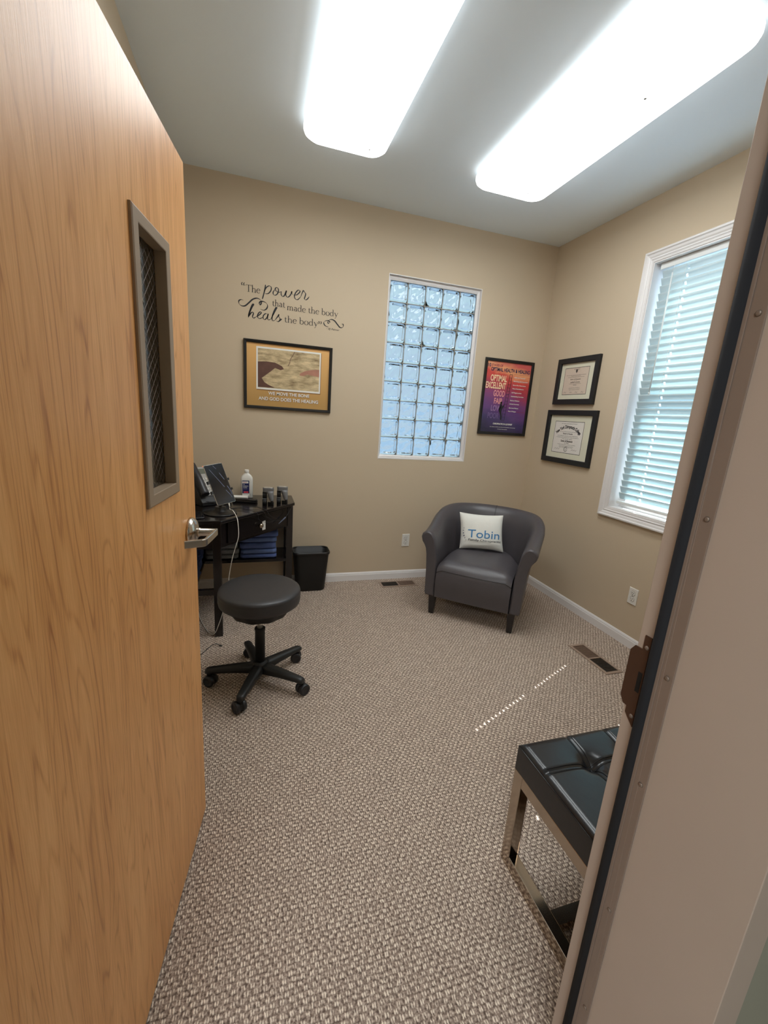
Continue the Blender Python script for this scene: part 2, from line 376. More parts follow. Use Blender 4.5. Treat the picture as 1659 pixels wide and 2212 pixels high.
# ------------------------------------------------------------------ the room
def walls():
    b = MB(); b.box(-1.9, R+0.2, -1.95, D+0.2, -0.06, 0)
    struct(b.build('floor', M['carpet']), 'brown and beige looped carpet with small staggered pattern', 'floor')
    b = MB(); b.box(-L-0.15, R+0.2, 0.35, D+0.2, HC, HC+0.08)
    struct(b.build('ceiling', M['ceiling']), 'plain pale grey painted ceiling of the office', 'ceiling')
    # back wall with the glass block opening
    gx0, gx1, gz0, gz1 = 0.990, 1.792, 1.085, 2.498
    b = MB()
    b.box(-L-0.15, gx0, D, D+0.16, 0, HC); b.box(gx1, R+0.17, D, D+0.16, 0, HC)
    b.box(gx0, gx1, D, D+0.16, 0, gz0); b.box(gx0, gx1, D, D+0.16, gz1, HC)
    struct(b.build('wall_back', M['wall']), 'beige painted wall with lettering and the glass block window', 'wall')
    wy0, wy1, wz0, wz1 = 1.50, 2.37, 0.90, 2.515
    b = MB()
    b.box(R, R+0.17, wy1, D, 0, HC); b.box(R, R+0.17, 0.30, wy0, 0, HC)
    b.box(R, R+0.17, wy0, wy1, 0, wz0); b.box(R, R+0.17, wy0, wy1, wz1, HC)
    struct(b.build('wall_right', M['wall']), 'beige painted wall on the right with the diplomas and blinds', 'wall')
    b = MB(); b.box(-L-0.15, -L, 0.30, D, 0, HC)
    struct(b.build('wall_left', M['wall']), 'beige painted wall on the left behind the open door', 'wall')
    ox0, ox1, oz = -0.345, 0.657, 2.08
    b = MB()
    for ya, yb, mi in ((0.255, 0.262, 1), (0.262, 0.465, 0)):
        b.box(-1.9, ox0, ya, yb, 0, HC, mi); b.box(ox1, R+0.17, ya, yb, 0, HC, mi); b.box(ox0, ox1, ya, yb, oz, HC, mi)
    struct(b.build('wall_front', [M['wall'], M['wall_hall']]), 'wall around the doorway, greenish grey on the corridor side', 'wall')
    # corridor shell behind the camera
    b = MB(); b.box(-1.9, R+0.2, -1.95, -1.85, 0, HC); b.box(-1.98, -1.9, -1.95, 0.30, 0, HC); b.box(R+0.12, R+0.2, -1.85, 0.255, 0, HC)
    struct(b.build('wall_corridor', M['wall_hall']), 'corridor walls behind the viewer', 'wall')
    b = MB(); b.box(-1.98, R+0.2, -1.95, 0.35, 2.66, 2.72)
    struct(b.build('ceiling_corridor', M['ceiling']), 'corridor ceiling above the viewer', 'ceiling')
    b = MB(); b.box(-30, 30, D+0.3, 40, -0.5, -0.4); b.box(R+0.3, 30, -20, D+0.3, -0.5, -0.4)
    struct(b.build('ground', M['ground']), 'ground outside the windows', 'ground')
    # baseboards
    def base(name, p0, p1, inward, label):
        d = Vector(p1)-Vector(p0); n = Vector(inward)
        prof = [(0, 0), (0.013, 0), (0.013, 0.052), (0.010, 0.058), (0.010, 0.064), (0.004, 0.074), (0, 0.075)]
        mb = MB()
        mb.loft([[Vector(p0)+n*o+Vector((0,0,z)) for o, z in prof], [Vector(p1)+n*o+Vector((0,0,z)) for o, z in prof]], smooth=False)
        struct(mb.build(name, M['white']), label, 'baseboard')
    base('baseboard_back', (-L, D, 0), (R, D, 0), (0, -1, 0), 'white baseboard along the wall behind the armchair and desk')
    base('baseboard_right', (R, D-0.013, 0), (R, 0.465, 0), (-1, 0, 0), 'white baseboard along the right wall')
    base('baseboard_left', (-L, D-0.013, 0), (-L, 0.465, 0), (1, 0, 0), 'white baseboard along the left wall')
walls()

# ------------------------------------------------------------------ door frame, door
def door_frame():
    root = bpy.data.objects.new('trim_1', None); COL.objects.link(root)
    struct(root, 'taupe metal door frame at the right edge of the photo', 'door frame')
    xr = 0.62; xl = -0.31; zt = 2.045
    def jamb(x, sgn):      # sgn +1 right jamb: frame body lies beyond x
        P = [(x, 0.48), (x, 0.432), (x-sgn*0.006, 0.432), (x-sgn*0.006, 0.241), (x+sgn*0.0485, 0.241), (x+sgn*0.0485, 0.256),
             (x+sgn*0.036, 0.256), (x+sgn*0.036, 0.464), (x+sgn*0.05, 0.464), (x+sgn*0.05, 0.48)]
        return P
    for x, sg in ((xr, 1), (xl, -1)):
        b = MB(); pr = jamb(x, sg)
        b.loft([[Vector((a, c, 0)) for a, c in pr], [Vector((a, c, zt+0.03)) for a, c in pr]], smooth=False)
        b.build('jamb', M['frame'], root, bevel=0.0012)
    b = MB(); b.box(xl-0.04, xr+0.04, 0.24, 0.48, zt, zt+0.05); b.box(xl, xr, 0.24, 0.432, zt-0.014, zt); b.build('head', M['frame'], root, bevel=0.001)
    # seal and its retainer on the right jamb
    for x, sg in ((xr, 1),):
        b = MB(); xs_ = x-sg*0.006
        b.tube([(x-sg*0.008, 0.4388, 0.0), (x-sg*0.008, 0.4388, zt-0.015)], 0.0094, 12)
        o = b.build('gasket', M['gasket'], root); o['label'] = 'black rubber seal strip'
        b = MB(); b.box(min(xs_, xs_-sg*0.003), max(xs_, xs_-sg*0.003), 0.4045, 0.434, 0, zt-0.014)
        b.box(min(xs_-sg*0.003, xs_-sg*0.0045), max(xs_-sg*0.003, xs_-sg*0.0045), 0.425, 0.434, 0, zt-0.014)
        r_ = b.build('seal_retainer', M['framed'], root, bevel=0.0006)
        for z in (0.35, 0.60, 0.875, 1.075, 1.33, 1.60, 1.86):
            b = MB(); b.lathe([(0.0005, 0.0020), (0.0015, 0.0022), (0.0034, 0.0015), (0.0042, 0.0)], (0, 0, 0), 14, M_=Matrix.Rotation(-PI/2*sg, 3, 'Y'))
            b.v = [(a+xs_-sg*0.003, c+0.4135, e+z) for a, c, e in b.v]
            b.build('screw', M['screw'], r_)
    # strike plate with its lip, on the rabbet face
    b = MB()
    def outl(y, z): return Vector((xr-0.0005, y, z))
    pts = [(0.456, 1.118), (0.468, 1.118), (0.468, 1.092), (0.4815, 1.092), (0.489, 1.080), (0.489, 0.992), (0.4815, 0.980), (0.4740, 0.980), (0.4740, 0.968), (0.456, 0.950)]
    f0 = [Vector((xr-0.0022, y, z)) for y, z in pts]; f1 = [Vector((xr-0.0002, y, z)) for y, z in pts]
    b.loft([f0, f1], smooth=False)
    st = b.build('strike_plate', M['bronze'], root); st['label'] = 'dark bronze strike plate'
    b = MB(); b.box(xr-0.0027, xr-0.0020, 0.458, 0.4655, 1.015, 1.052); b.build('latch_hole', M['dark'], st)
    for z in (1.098, 0.968):
        b = MB(); b.lathe([(0.0005, 0.0022), (0.002, 0.002), (0.0036, 0.001), (0.004, 0.0)], n=12, M_=Matrix.Rotation(-PI/2, 3, 'Y'))
        b.v = [(a+xr-0.002, c+0.461, e+z) for a, c, e in b.v]
        b.build('screw', M['screw'], st)
door_frame()

def door():
    # local frame: x = along the door from hinge to free edge, y = out of the visible face, z up
    th = 0.136413; W_ = 0.912
    fx, fy = -0.1712, 1.3445
    t = Vector((math.sin(th), math.cos(th), 0)); n = Vector((math.cos(th), -math.sin(th), 0))
    hinge = Vector((fx, fy, 0)) - t*W_
    root = bpy.data.objects.new('door_1', None); COL.objects.link(root)
    struct(root, 'open honey maple wood door with narrow glazed slot and lever handle', 'door')
    mm = Matrix.Identity(4)
    mm.col[0][:3] = t; mm.col[1][:3] = -n; mm.col[2][:3] = (0, 0, 1); mm.col[3][:3] = hinge   # right-handed: y points away from the visible face
    root.matrix_world = mm
    U = lambda u: W_+u
    a0, a1, z0, z1 = U(-0.352), U(-0.172), 1.222, 1.784     # opening in the leaf
    T_ = 0.045
    b = MB(); zt = 2.033; zb = 0.012
    b.box(0, a0, 0, T_, zb, zt); b.box(a1, W_, 0, T_, zb, zt); b.box(a0, a1, 0, T_, zb, z0); b.box(a0, a1, 0, T_, z1, zt)
    leaf = b.build('door_leaf', M['wood'], root)
    # metal vision frame, both faces, with a deep reveal
    o0, o1, p0, p1 = U(-0.366), U(-0.157), 1.211, 1.795
    i0, i1, q0, q1 = U(-0.338), U(-0.184), 1.238, 1.769
    def rect(x0, x1, za, zb_, y): return [Vector((x0, y, za)), Vector((x1, y, za)), Vector((x1, y, zb_)), Vector((x0, y, zb_))]
    b = MB()
    for s_, y0, dr in ((1, 0, -1), (1, T_, 1)):
        b.loft([rect(o0, o1, p0, p1, y0), rect(o0, o1, p0, p1, y0+dr*0.005), rect(o0+0.003, o1-0.003, p0+0.003, p1-0.003, y0+dr*0.007),
                rect(i0-0.002, i1+0.002, q0-0.002, q1+0.002, y0+dr*0.007), rect(i0, i1, q0, q1, y0+dr*0.006), rect(i0, i1, q0, q1, y0-dr*0.019)], smooth=False, cap0=False, cap1=False)
    vf = b.build('vision_frame', M['vframe'], root); vf['label'] = 'taupe metal frame of the narrow door window'
    b = MB(); b.box(i0, i1, 0.0195, 0.0255, q0, q1); g = b.build('glass', M['wired'], vf)
    b = MB(); r_ = 0.0004; yw = 0.0190; s_ = 0.026
    k = -40
    while k < 60:
        for sg in (1, -1):
            # diagonal wires clipped to the opening
            c = q0 + k*s_*1.0 if sg == 1 else q1 - k*s_*1.0
            x_a, z_a = i0, c; x_b, z_b = i1, c+sg*(i1-i0)
            pts = []
            for tt in range(0, 41):
                x = x_a+(x_b-x_a)*tt/40; z = z_a+(z_b-z_a)*tt/40
                if q0 < z < q1: pts.append((x, yw, z))
            if len(pts) > 2: b.tube([pts[0], pts[-1]], r_, 4)
        k += 1
    wv = b.build('wire_mesh', M['screw'], vf)
    # lever handle
    lev = bpy.data.objects.new('door_handle', None); COL.objects.link(lev); lev.parent = root; lev.location = (U(-0.062), 0, 1.072)
    lev['label'] = 'satin nickel lever handle'
    rx = Matrix.Rotation(PI/2, 3, 'X')         # lathe z -> -y (out of the face)
    b = MB(); b.lathe([(0.043, 0), (0.043, 0.006), (0.041, 0.010), (0.034, 0.017), (0.022, 0.021), (0.015, 0.022)], n=40, M_=rx); b.build('rose', M['steel'], lev)
    b = MB(); b.lathe([(0.0135, 0.02), (0.0135, 0.028), (0.0115, 0.030), (0.0115, 0.068), (0.010, 0.072)], n=28, M_=rx); b.build('shank', M['steel'], lev)
    # lever blade: out at the shank end, diagonal back towards the hinge, then level
    path = [(0.013, -0.070), (0.006, -0.0715), (-0.05, -0.069), (-0.090, -0.066), (-0.098, -0.064), (-0.103, -0.059), (-0.112, -0.040), (-0.122, -0.019)]
    b = MB(); rings = []
    for i, (x, y) in enumerate(path):
        a = path[max(i-1, 0)]; c = path[min(i+1, len(path)-1)]
        d_ = Vector((c[0]-a[0], c[1]-a[1], 0)).normalized(); nn = Vector((-d_.y, d_.x, 0))
        hh = 0.0105 if i not in (0,) else 0.009; ww = 0.0045
        p = Vector((x, y, 0))
        rings.append([p+nn*ww+Vector((0,0,-hh+.002)), p+nn*(ww-.002)+Vector((0,0,-hh)), p-nn*(ww-.002)+Vector((0,0,-hh)), p-nn*ww+Vector((0,0,-hh+.002)),
                      p-nn*ww+Vector((0,0,hh-.002)), p-nn*(ww-.002)+Vector((0,0,hh)), p+nn*(ww-.002)+Vector((0,0,hh)), p+nn*ww+Vector((0,0,hh-.002))])
    b.loft(rings, smooth=False); b.build('lever', M['steel'], lev)
M['vframe'] = mat('taupe_vision_frame', (150, 130, 108), 0.45, noise=(10, 0.04))
door()

# ------------------------------------------------------------------ windows
def window_right():
    root = bpy.data.objects.new('window_1', None); COL.objects.link(root)
    struct(root, 'white moulded window frame on the right wall behind the blinds', 'window')
    y0, y1, z0, z1 = 1.50, 2.37, 0.90, 2.515
    def rect(i, x): return [Vector((x, y0-i, z0-i)), Vector((x, y1+i, z0-i)), Vector((x, y1+i, z1+i)), Vector((x, y0-i, z1+i))]
    b = MB()
    prof = [(0.066, 0.0), (0.066, -0.018), (0.060, -0.024), (0.052, -0.024), (0.046, -0.017), (0.034, -0.015), (0.026, -0.010), (0.018, -0.013), (0.012, -0.009), (0.0, -0.008), (0.0, 0.0)]
    b.loft([rect(i, R+x) for i, x in prof], smooth=False, cap0=False, cap1=False)
    b.build('casing', M['white'], root)
    b = MB()   # jamb liner
    b.loft([rect(0, R-0.004), rect(0, R+0.165), rect(-0.008, R+0.165), rect(-0.008, R-0.004), rect(0, R-0.004)], smooth=False, cap0=False, cap1=False)
    b.build('jamb_liner', M['white'], root)
    b = MB()   # sashes
    for (za, zb, x) in ((z0+0.008, 1.735, R+0.095), (1.70, z1-0.008, R+0.125)):
        ya, yb = y0+0.008, y1-0.008; w = 0.045
        b.box(x, x+0.028, ya, ya+w, za, zb); b.box(x, x+0.028, yb-w, yb, za, zb)
        b.box(x, x+0.028, ya+w, yb-w, za, za+w); b.box(x, x+0.028, ya+w, yb-w, zb-w, zb)
    sa = b.build('sash', M['white'], root, bevel=0.002)
    b = MB()
    b.box(R+0.107, R+0.111, y0+0.05, y1-0.05, 0.95, 1.69); b.box(R+0.137, R+0.141, y0+0.05, y1-0.05, 1.745, 2.46)
    b.build('pane', M['pane'], sa)
window_right()

def blinds():
    root = thing('window_blind', 'white horizontal slat blind hanging closed in the right-hand window', 'window blind', (R+0.045, 1.935, 0.92))
    bx, by, bz = R+0.045, 1.935, 0.92
    yL, yR = 1.512, 2.344
    def local(b): b.v = [(a-bx, c-by, e-bz) for a, c, e in b.v]; return b
    b = MB(); b.box(R+0.030, R+0.078, yL, yR, 2.468, 2.506); local(b).build('headrail', M['slatplain'], root, bevel=0.002)
    b = MB(); tilt = math.radians(66); w = 0.05; pitch = 0.0452
    ys = [yL, 1.694, 1.708, 2.158, 2.172, yR-0.004]
    us = [-0.5, -0.32, -0.18, 0.18, 0.32, 0.5]
    n = 0; z = 2.440
    while z > 0.985:
        jit = random.uniform(-0.006, 0.006)
        rows = []
        for u in us:
            cam_ = 0.0012*(1-4*u*u)
            # room side edge (u=-.5) up, outer edge down
            x = R+0.056 + u*w*math.cos(tilt+jit) - cam_*math.sin(tilt); zz = z - u*w*math.sin(tilt+jit) - cam_*math.cos(tilt)
            rows.append([Vector((x, y, zz)) for y in ys])
        V_ = [p for r in rows for p in r]; F_ = []
        for i in range(5):
            for j in range(5):
                if i == 2 and j in (1, 3): continue       # the holes the lift cords run through
                F_.append((i*6+j, i*6+j+1, (i+1)*6+j+1, (i+1)*6+j))
        b.add(V_, F_, 0, True); n += 1; z -= pitch
    o = local(b).build('slats', M['slat'], root)
    sol = o.modifiers.new('solid', 'SOLIDIFY'); sol.thickness = 0.0012; sol.offset = 0
    b = MB(); b.box(R+0.036, R+0.070, yL, yR-0.004, 0.936, 0.956); local(b).build('bottom_rail', M['slatplain'], root, bevel=0.004)
    for yc in (2.165, 1.701):
        b = MB(); zz = 2.47
        b.tube([(R+0.040, yc+0.010, 0.956), (R+0.040, yc+0.010, 2.47)], 0.0007, 5)
        b.tube([(R+0.072, yc+0.009, 0.956), (R+0.072, yc+0.009, 2.47)], 0.0007, 5)
        z = 2.440
        while z > 0.985:
            b.tube([(R+0.040, yc+0.010, z+0.020), (R+0.041, yc+0.009, z+0.006)], 0.0018, 5)
            z -= pitch
        local(b).build('ladder_cord', M['cord'], root)
    b = MB(); b.tube([(R+0.016, 2.232, 2.462), (R+0.012, 2.232, 2.440), (R+0.010, 2.231, 2.42)], 0.0018, 6)
    b.tube([(R+0.010, 2.231, 2.42), (R+0.012, 2.226, 1.70)], 0.0042, 8); b.tube([(R+0.012, 2.226, 1.705), (R+0.012, 2.226, 1.69)], 0.006, 8)
    local(b).build('tilt_wand', M['cord'], root)
M['slatplain'] = mat('blind_rail_white', (226, 228, 226), 0.45, noise=(20, 0.02))
blinds()

def glass_block_window():
    root = bpy.data.objects.new('window_2', None); COL.objects.link(root)
    struct(root, 'window of wavy glass blocks, five across and nine high', 'window')
    gx0, gx1, gz0, gz1 = 0.990, 1.792, 1.085, 2.498
    yf = D+0.026
    bx0, bz0, px_, pz_ = 1.0135, 1.1165, 0.1500, 0.1496
    bx1, bz1 = bx0+5*px_, bz0+9*pz_
    def rect(x0, x1, za, zb, y): return [Vector((x0, y, za)), Vector((x1, y, za)), Vector((x1, y, zb)), Vector((x0, y, zb))]
    b = MB()
    b.loft([rect(gx0-0.001, gx1+0.001, gz0-0.001, gz1+0.001, D-0.0015), rect(gx0+0.004, gx1-0.004, gz0+0.008, gz1-0.004, D-0.0015), rect(gx0+0.006, gx1-0.006, gz0+0.010, gz1-0.006, yf-0.004),
            rect(gx0+0.014, gx1-0.014, gz0+0.020, gz1-0.018, yf-0.006), rect(bx0, bx1, bz0, bz1, yf+0.002), rect(bx0, bx1, bz0, bz1, yf+0.07), rect(gx0, gx1, gz0, gz1, yf+0.07)], smooth=False, cap0=False, cap1=False)
    b.build('window_frame', M['white'], root)
    b = MB()
    for i in range(1, 5):
        x = bx0+i*px_; b.box(x-0.0022, x+0.0022, yf+0.006, yf+0.072, bz0, bz1)
    for j in range(1, 9):
        z = bz0+j*pz_; b.box(bx0, bx1, yf+0.0065, yf+0.0715, z-0.0022, z+0.0022)
    b.build('seam_grid', M['caulk'], root)
    b = MB(); N = 18; hw = px_/2-0.0024; hh = pz_/2-0.0024
    for i in range(5):
        for j in range(9):
            cx = bx0+(i+0.5)*px_; cz = bz0+(j+0.5)*pz_
            ph = [random.uniform(0, 6.28) for _ in range(6)]
            def surf(side):
                V_ = []
                for a in range(N+1):
                    for c in range(N+1):
                        u = -1+2*a/N; v = -1+2*c/N
                        u = math.copysign(abs(u)**0.8, u); v = math.copysign(abs(v)**0.8, v)
                        e = 1-(abs(u)**6+abs(v)**6)**(1/6)
                        rim = math.exp(-((e-0.17)/0.05)**2)*0.0075
                        edge = -0.011*max(0, 1-e/0.09)**2
                        inn = smooth01((e-0.22)/0.12)
                        wv = (math.sin(5.1*u+2.2*v+ph[0])+math.sin(-3.4*u+6.0*v+ph[1]+1.3*math.sin(3*u+ph[2]))+0.7*math.sin(8*u-5*v+ph[3]+1.5*math.sin(4*v+ph[4])))*0.0021
                        d_ = rim+edge-inn*0.002+inn*wv
                        if side == 0: V_.append((cx+u*hw, yf-d_, cz+v*hh))
                        else: V_.append((cx+u*hw, yf+0.078+d_*0.8, cz+v*hh))
                return V_
            F_ = [(a*(N+1)+c, (a+1)*(N+1)+c, (a+1)*(N+1)+c+1, a*(N+1)+c+1) for a in range(N) for c in range(N)]
            A_ = surf(0); B_ = surf(1); o = len(A_)
            loop = [c for c in range(N)] + [N+(N+1)*a for a in range(N)] + [N*(N+1)+N-c for c in range(N)] + [(N+1)*(N-a) for a in range(N)]
            G_ = F_+[tuple(reversed([q+o for q in f])) for f in F_]
            for k in range(len(loop)):
                p, q = loop[k], loop[(k+1) % len(loop)]; G_.append((p, q, q+o, p+o))
            b.add(A_+B_, G_, 0, True)
    b.build('glass_blocks', M['block'], root)
glass_block_window()

# ------------------------------------------------------------------ ceiling lights
def ceiling_light(x0, x1, y0, y1, label, specks):
    cx, cy = (x0+x1)/2, (y0+y1)/2
    root = thing('ceiling_light', label, 'ceiling light', (cx, cy, HC), 0, 'fluorescent ceiling lights')
    w, h = (x1-x0)/2, (y1-y0)/2
    b = MB(); b.box(-w+0.05, w-0.05, -h+0.05, h-0.05, -0.030, -0.001); b.build('housing', M['white'], root)
    b = MB(); prof = [(0.006, -0.024), (0.0, -0.034), (0.0, -0.050), (0.006, -0.064), (0.022, -0.078), (0.05, -0.086), (0.10, -0.090)]
    rings = [rrect(-w+i, w-i, -h+i, h-i, max(0.085-i*0.5, 0.01), z, 8) for i, z in prof]
    b.loft(rings[3:], 0, True, True, False, True); b.loft(rings[:4], 1, True, True, True, False)
    b.build('diffuser', [M['lens'], M['lens_rim']], root)
    if specks:
        for (px_, py_, r_) in specks:
            b = MB(); b.lathe([(r_, 0.0), (r_*0.8, -0.0016), (0.0004, -0.002)], (px_-cx, py_-cy, -0.0895), 8)
            b.build('dead_insect', M['speck'], root)
ceiling_light(0.250, 0.706, 1.38, 2.695, 'white glowing rectangular ceiling light nearer the door side', [(0.60, 2.58, 0.005), (0.62, 2.50, 0.003), (0.55, 2.56, 0.003)])
ceiling_light(1.285, 1.778, 1.38, 2.725, 'white glowing rectangular ceiling light nearer the blinds', [(1.62, 2.60, 0.005), (1.60, 2.55, 0.004), (1.53, 2.62, 0.004), (1.60, 1.75, 0.007)])

# ------------------------------------------------------------------ wall lettering
STROKES = {
 'p1': [(0.081, 2.285), (0.074, 2.244), (0.059, 2.187)],
 'p2': [(0.071, 2.239), (0.086, 2.267), (0.103, 2.28), (0.116, 2.278), (0.121, 2.267), (0.116, 2.249), (0.101, 2.231), (0.085, 2.226), (0.077, 2.229)],
 'o': [(0.145, 2.262), (0.134, 2.245), (0.135, 2.23), (0.148, 2.225), (0.164, 2.239), (0.17, 2.262), (0.164, 2.276), (0.153, 2.275), (0.148, 2.266), (0.157, 2.252), (0.174, 2.248), (0.192, 2.256)],
 'w': [(0.192, 2.256), (0.189, 2.239), (0.197, 2.225), (0.211, 2.231), (0.226, 2.266), (0.221, 2.242), (0.23, 2.225), (0.244, 2.229), (0.259, 2.25), (0.265, 2.267), (0.262, 2.255), (0.278, 2.244)],
 'e': [(0.278, 2.244), (0.299, 2.249), (0.319, 2.268), (0.321, 2.279), (0.308, 2.281), (0.291, 2.261), (0.283, 2.237), (0.291, 2.22), (0.308, 2.219), (0.328, 2.24)],
 'r': [(0.328, 2.24), (0.345, 2.283), (0.353, 2.276), (0.363, 2.265), (0.359, 2.245), (0.355, 2.23), (0.365, 2.224), (0.378, 2.233), (0.389, 2.249)],
 'h1': [(-0.036, 2.055), (-0.025, 2.093), (-0.009, 2.129), (0.0, 2.143), (-0.003, 2.148), (-0.011, 2.139), (-0.024, 2.107), (-0.034, 2.075), (-0.037, 2.054)],
 'h2': [(-0.034, 2.06), (-0.018, 2.086), (-0.006, 2.093), (-0.002, 2.084), (-0.008, 2.064), (-0.001, 2.054), (0.014, 2.063)],
 'e2': [(0.014, 2.063), (0.039, 2.081), (0.052, 2.096), (0.046, 2.102), (0.034, 2.092), (0.026, 2.073), (0.032, 2.058), (0.046, 2.058), (0.065, 2.069)],
 'a': [(0.093, 2.093), (0.082, 2.095), (0.067, 2.08), (0.065, 2.061), (0.077, 2.054), (0.092, 2.071), (0.1, 2.095), (0.095, 2.068), (0.102, 2.055), (0.118, 2.062)],
 'l': [(0.118, 2.062), (0.137, 2.099), (0.155, 2.134), (0.161, 2.145), (0.152, 2.142), (0.137, 2.11), (0.127, 2.073), (0.131, 2.053), (0.148, 2.059)],
 's': [(0.148, 2.059), (0.168, 2.088), (0.175, 2.101), (0.173, 2.088), (0.183, 2.074), (0.18, 2.059), (0.168, 2.051), (0.157, 2.057)],
 's2': [(0.178, 2.057), (0.196, 2.073)],
 'f1': [(-0.069, 2.163), (-0.086, 2.165), (-0.1, 2.154), (-0.097, 2.135), (-0.079, 2.125), (-0.057, 2.129), (-0.033, 2.151), (-0.008, 2.176), (0.019, 2.188), (0.041, 2.184), (0.052, 2.172), (0.052, 2.16), (0.045, 2.149), (0.039, 2.151), (0.039, 2.161), (0.049, 2.17), (0.066, 2.173), (0.086, 2.165), (0.095, 2.149), (0.089, 2.129), (0.071, 2.116), (0.046, 2.119)],
 'f2': [(0.538, 2.059), (0.513, 2.066), (0.502, 2.083), (0.509, 2.096), (0.528, 2.103), (0.544, 2.1), (0.546, 2.09), (0.537, 2.085), (0.532, 2.094), (0.541, 2.108), (0.56, 2.115), (0.583, 2.108), (0.606, 2.085), (0.626, 2.067), (0.646, 2.069), (0.652, 2.083), (0.647, 2.093), (0.636, 2.091)],
}
# book-face alphabet in units of x-height: strokes (points, thin width, thick width, pen angle) and advance
V90 = PI/2
def bar(x, y0, y1): return ([(x, y0), (x, (y0+y1)/2), (x, y1)], .17, .17, V90)
def ser(x0, x1, y): return ([(x0, y), ((x0+x1)/2, y), (x1, y)], .07, .07, 0)
def arc(cx, cy, rx, ry, a0, a1, w=0.17, n=9):
    return ([(cx+rx*math.cos(math.radians(a0+(a1-a0)*i/n)), cy+ry*math.sin(math.radians(a0+(a1-a0)*i/n))) for i in range(n+1)], .06, w, V90)
GL = {
 'T': ([bar(.62, 0, 1.62), ser(.38, .86, .03), ser(.02, 1.22, 1.58), ([(.04, 1.6), (.03, 1.3)], .06, .06, 0), ([(1.2, 1.6), (1.21, 1.3)], .06, .06, 0)], 1.28),
 'h': ([bar(.2, 0, 1.72), ser(.0, .2, 1.68), ser(.02, .4, .03), arc(.5, .62, .3, .36, 175, 0), bar(.8, 0, .65), ser(.6, 1.0, .03)], 1.06),
 'e': ([arc(.45, .5, .37, .5, 10, 325), ser(.12, .8, .56)], .92),
 't': ([([(.25, 1.32), (.25, .6), (.27, .2), (.42, .04), (.62, .12)], .08, .17, V90), ser(.05, .55, .97)], .66),
 'a': ([([(.14, .78), (.3, .96), (.5, .95), (.62, .75), (.62, .3), (.68, .06), (.84, .1)], .08, .17, V90), arc(.38, .28, .24, .26, 60, 350)], .90),
 'm': ([bar(.2, 0, .98), ser(.03, .2, .95), ser(.03, .38, .03), arc(.46, .62, .27, .36, 175, 0), bar(.72, 0, .65), ser(.55, .9, .03), arc(.98, .62, .27, .36, 175, 0), bar(1.24, 0, .65), ser(1.06, 1.43, .03)], 1.5),
 'd': ([arc(.42, .5, .34, .48, 40, 320), bar(.76, .05, 1.72), ser(.56, .76, 1.68), ser(.76, .95, .03)], 1.02),
 'b': ([bar(.2, .03, 1.72), ser(.0, .2, 1.68), arc(.5, .5, .36, .48, 140, -140)], 1.0),
 'o': ([arc(.48, .5, .38, .49, 90, 450, n=16)], 1.0),
 'y': ([([(.14, .97), (.3, .6), (.5, .05)], .1, .17, 2.0), ([(.84, .97), (.5, .05), (.32, -.42), (.1, -.42)], .05, .09, 1.2), ser(.0, .3, .96), ser(.68, .98, .96)], .98),
}
def serif_text(mb, txt, fn, x, y, width, xh):
    adv = sum(GL[c][1] if c in GL else 0.45 for c in txt); s_ = width/adv
    cx = x
    for c in txt:
        if c not in GL: cx += 0.45*s_; continue
        for pts, w0, w1, an in GL[c][0]:
            stroke(mb, [(cx+a*s_, y+b_*xh) for a, b_ in pts], w0*xh*1.5, w1*xh*1.1, fn, an, 4)
        cx += GL[c][1]*s_
def lettering():
    root = thing('wall_lettering', 'black quotation in script and book letters on the wall above the gold framed poster', 'wall lettering', (0.28, D, 2.16))
    ox, oz = 0.28, 2.16
    fn = lambda x, z: (x-ox, -0.0012, z-oz)
    def mk(name, f):
        b = MB(); f(b); o = b.build(name, M['ink'], root, weld=False); return o
    def power(b):
        for k in ('p1', 'p2', 'o', 'w', 'e', 'r'): stroke(b, STROKES[k], 0.0034, 0.0080, fn, 1.25)
    def heals(b):
        for k in ('h1', 'h2', 'e2', 'a', 'l', 's', 's2'): stroke(b, STROKES[k], 0.0032, 0.0076, fn, 1.2)
    mk('script_word', power); mk('script_word', heals)
    mk('flourish', lambda b: stroke(b, STROKES['f1'], 0.0020, 0.0098, fn, 0.75))
    mk('flourish', lambda b: stroke(b, STROKES['f2'], 0.0020, 0.0088, fn, -0.75))
    def words(txt, x, z, width, xh):
        adv = lambda t_: sum(GL[c][1] if c in GL else 0.45 for c in t_)
        tot = adv(txt); cx = x
        for w_ in txt.split(' '):
            mk('word', lambda b, w_=w_, cx=cx: serif_text(b, w_, fn, cx, z, width*adv(w_)/tot, xh))
            cx += width*adv(w_+' ')/tot
    words('The', -0.053, 2.223, 0.100, 0.0275)
    words('that', 0.127, 2.152, 0.092, 0.0265)
    words('made the body', 0.231, 2.138, 0.378, 0.0265)
    words('the body', 0.213, 2.0535, 0.248, 0.0275)
    def mark(b, x, z, s_):
        pts = [(x+0.0045*s_, z+0.016*s_), (x-0.002*s_, z+0.010*s_), (x-0.002*s_, z+0.002*s_), (x+0.002*s_, z-0.001*s_)]
        stroke(b, pts, 0.003, 0.0055, fn, V90, 5)
        b.add([fn(x+0.0035*math.cos(a*PI/5), z+0.0035*math.sin(a*PI/5)) for a in range(10)], [tuple(range(10))])
    for x, z, s_ in ((-0.078, 2.262, 1), (-0.064, 2.262, 1), (0.466, 2.088, -1), (0.481, 2.088, -1)):
        mk('quotation_mark', lambda b, x=x, z=z, s_=s_: mark(b, x, z, s_))
    def attr(b):
        put_text(b, '- BJ Palmer', fn, 0.524, 2.0405, width=0.100, height=0.013, size=0.02, shear=0.35)
    mk('attribution', attr)
lettering()

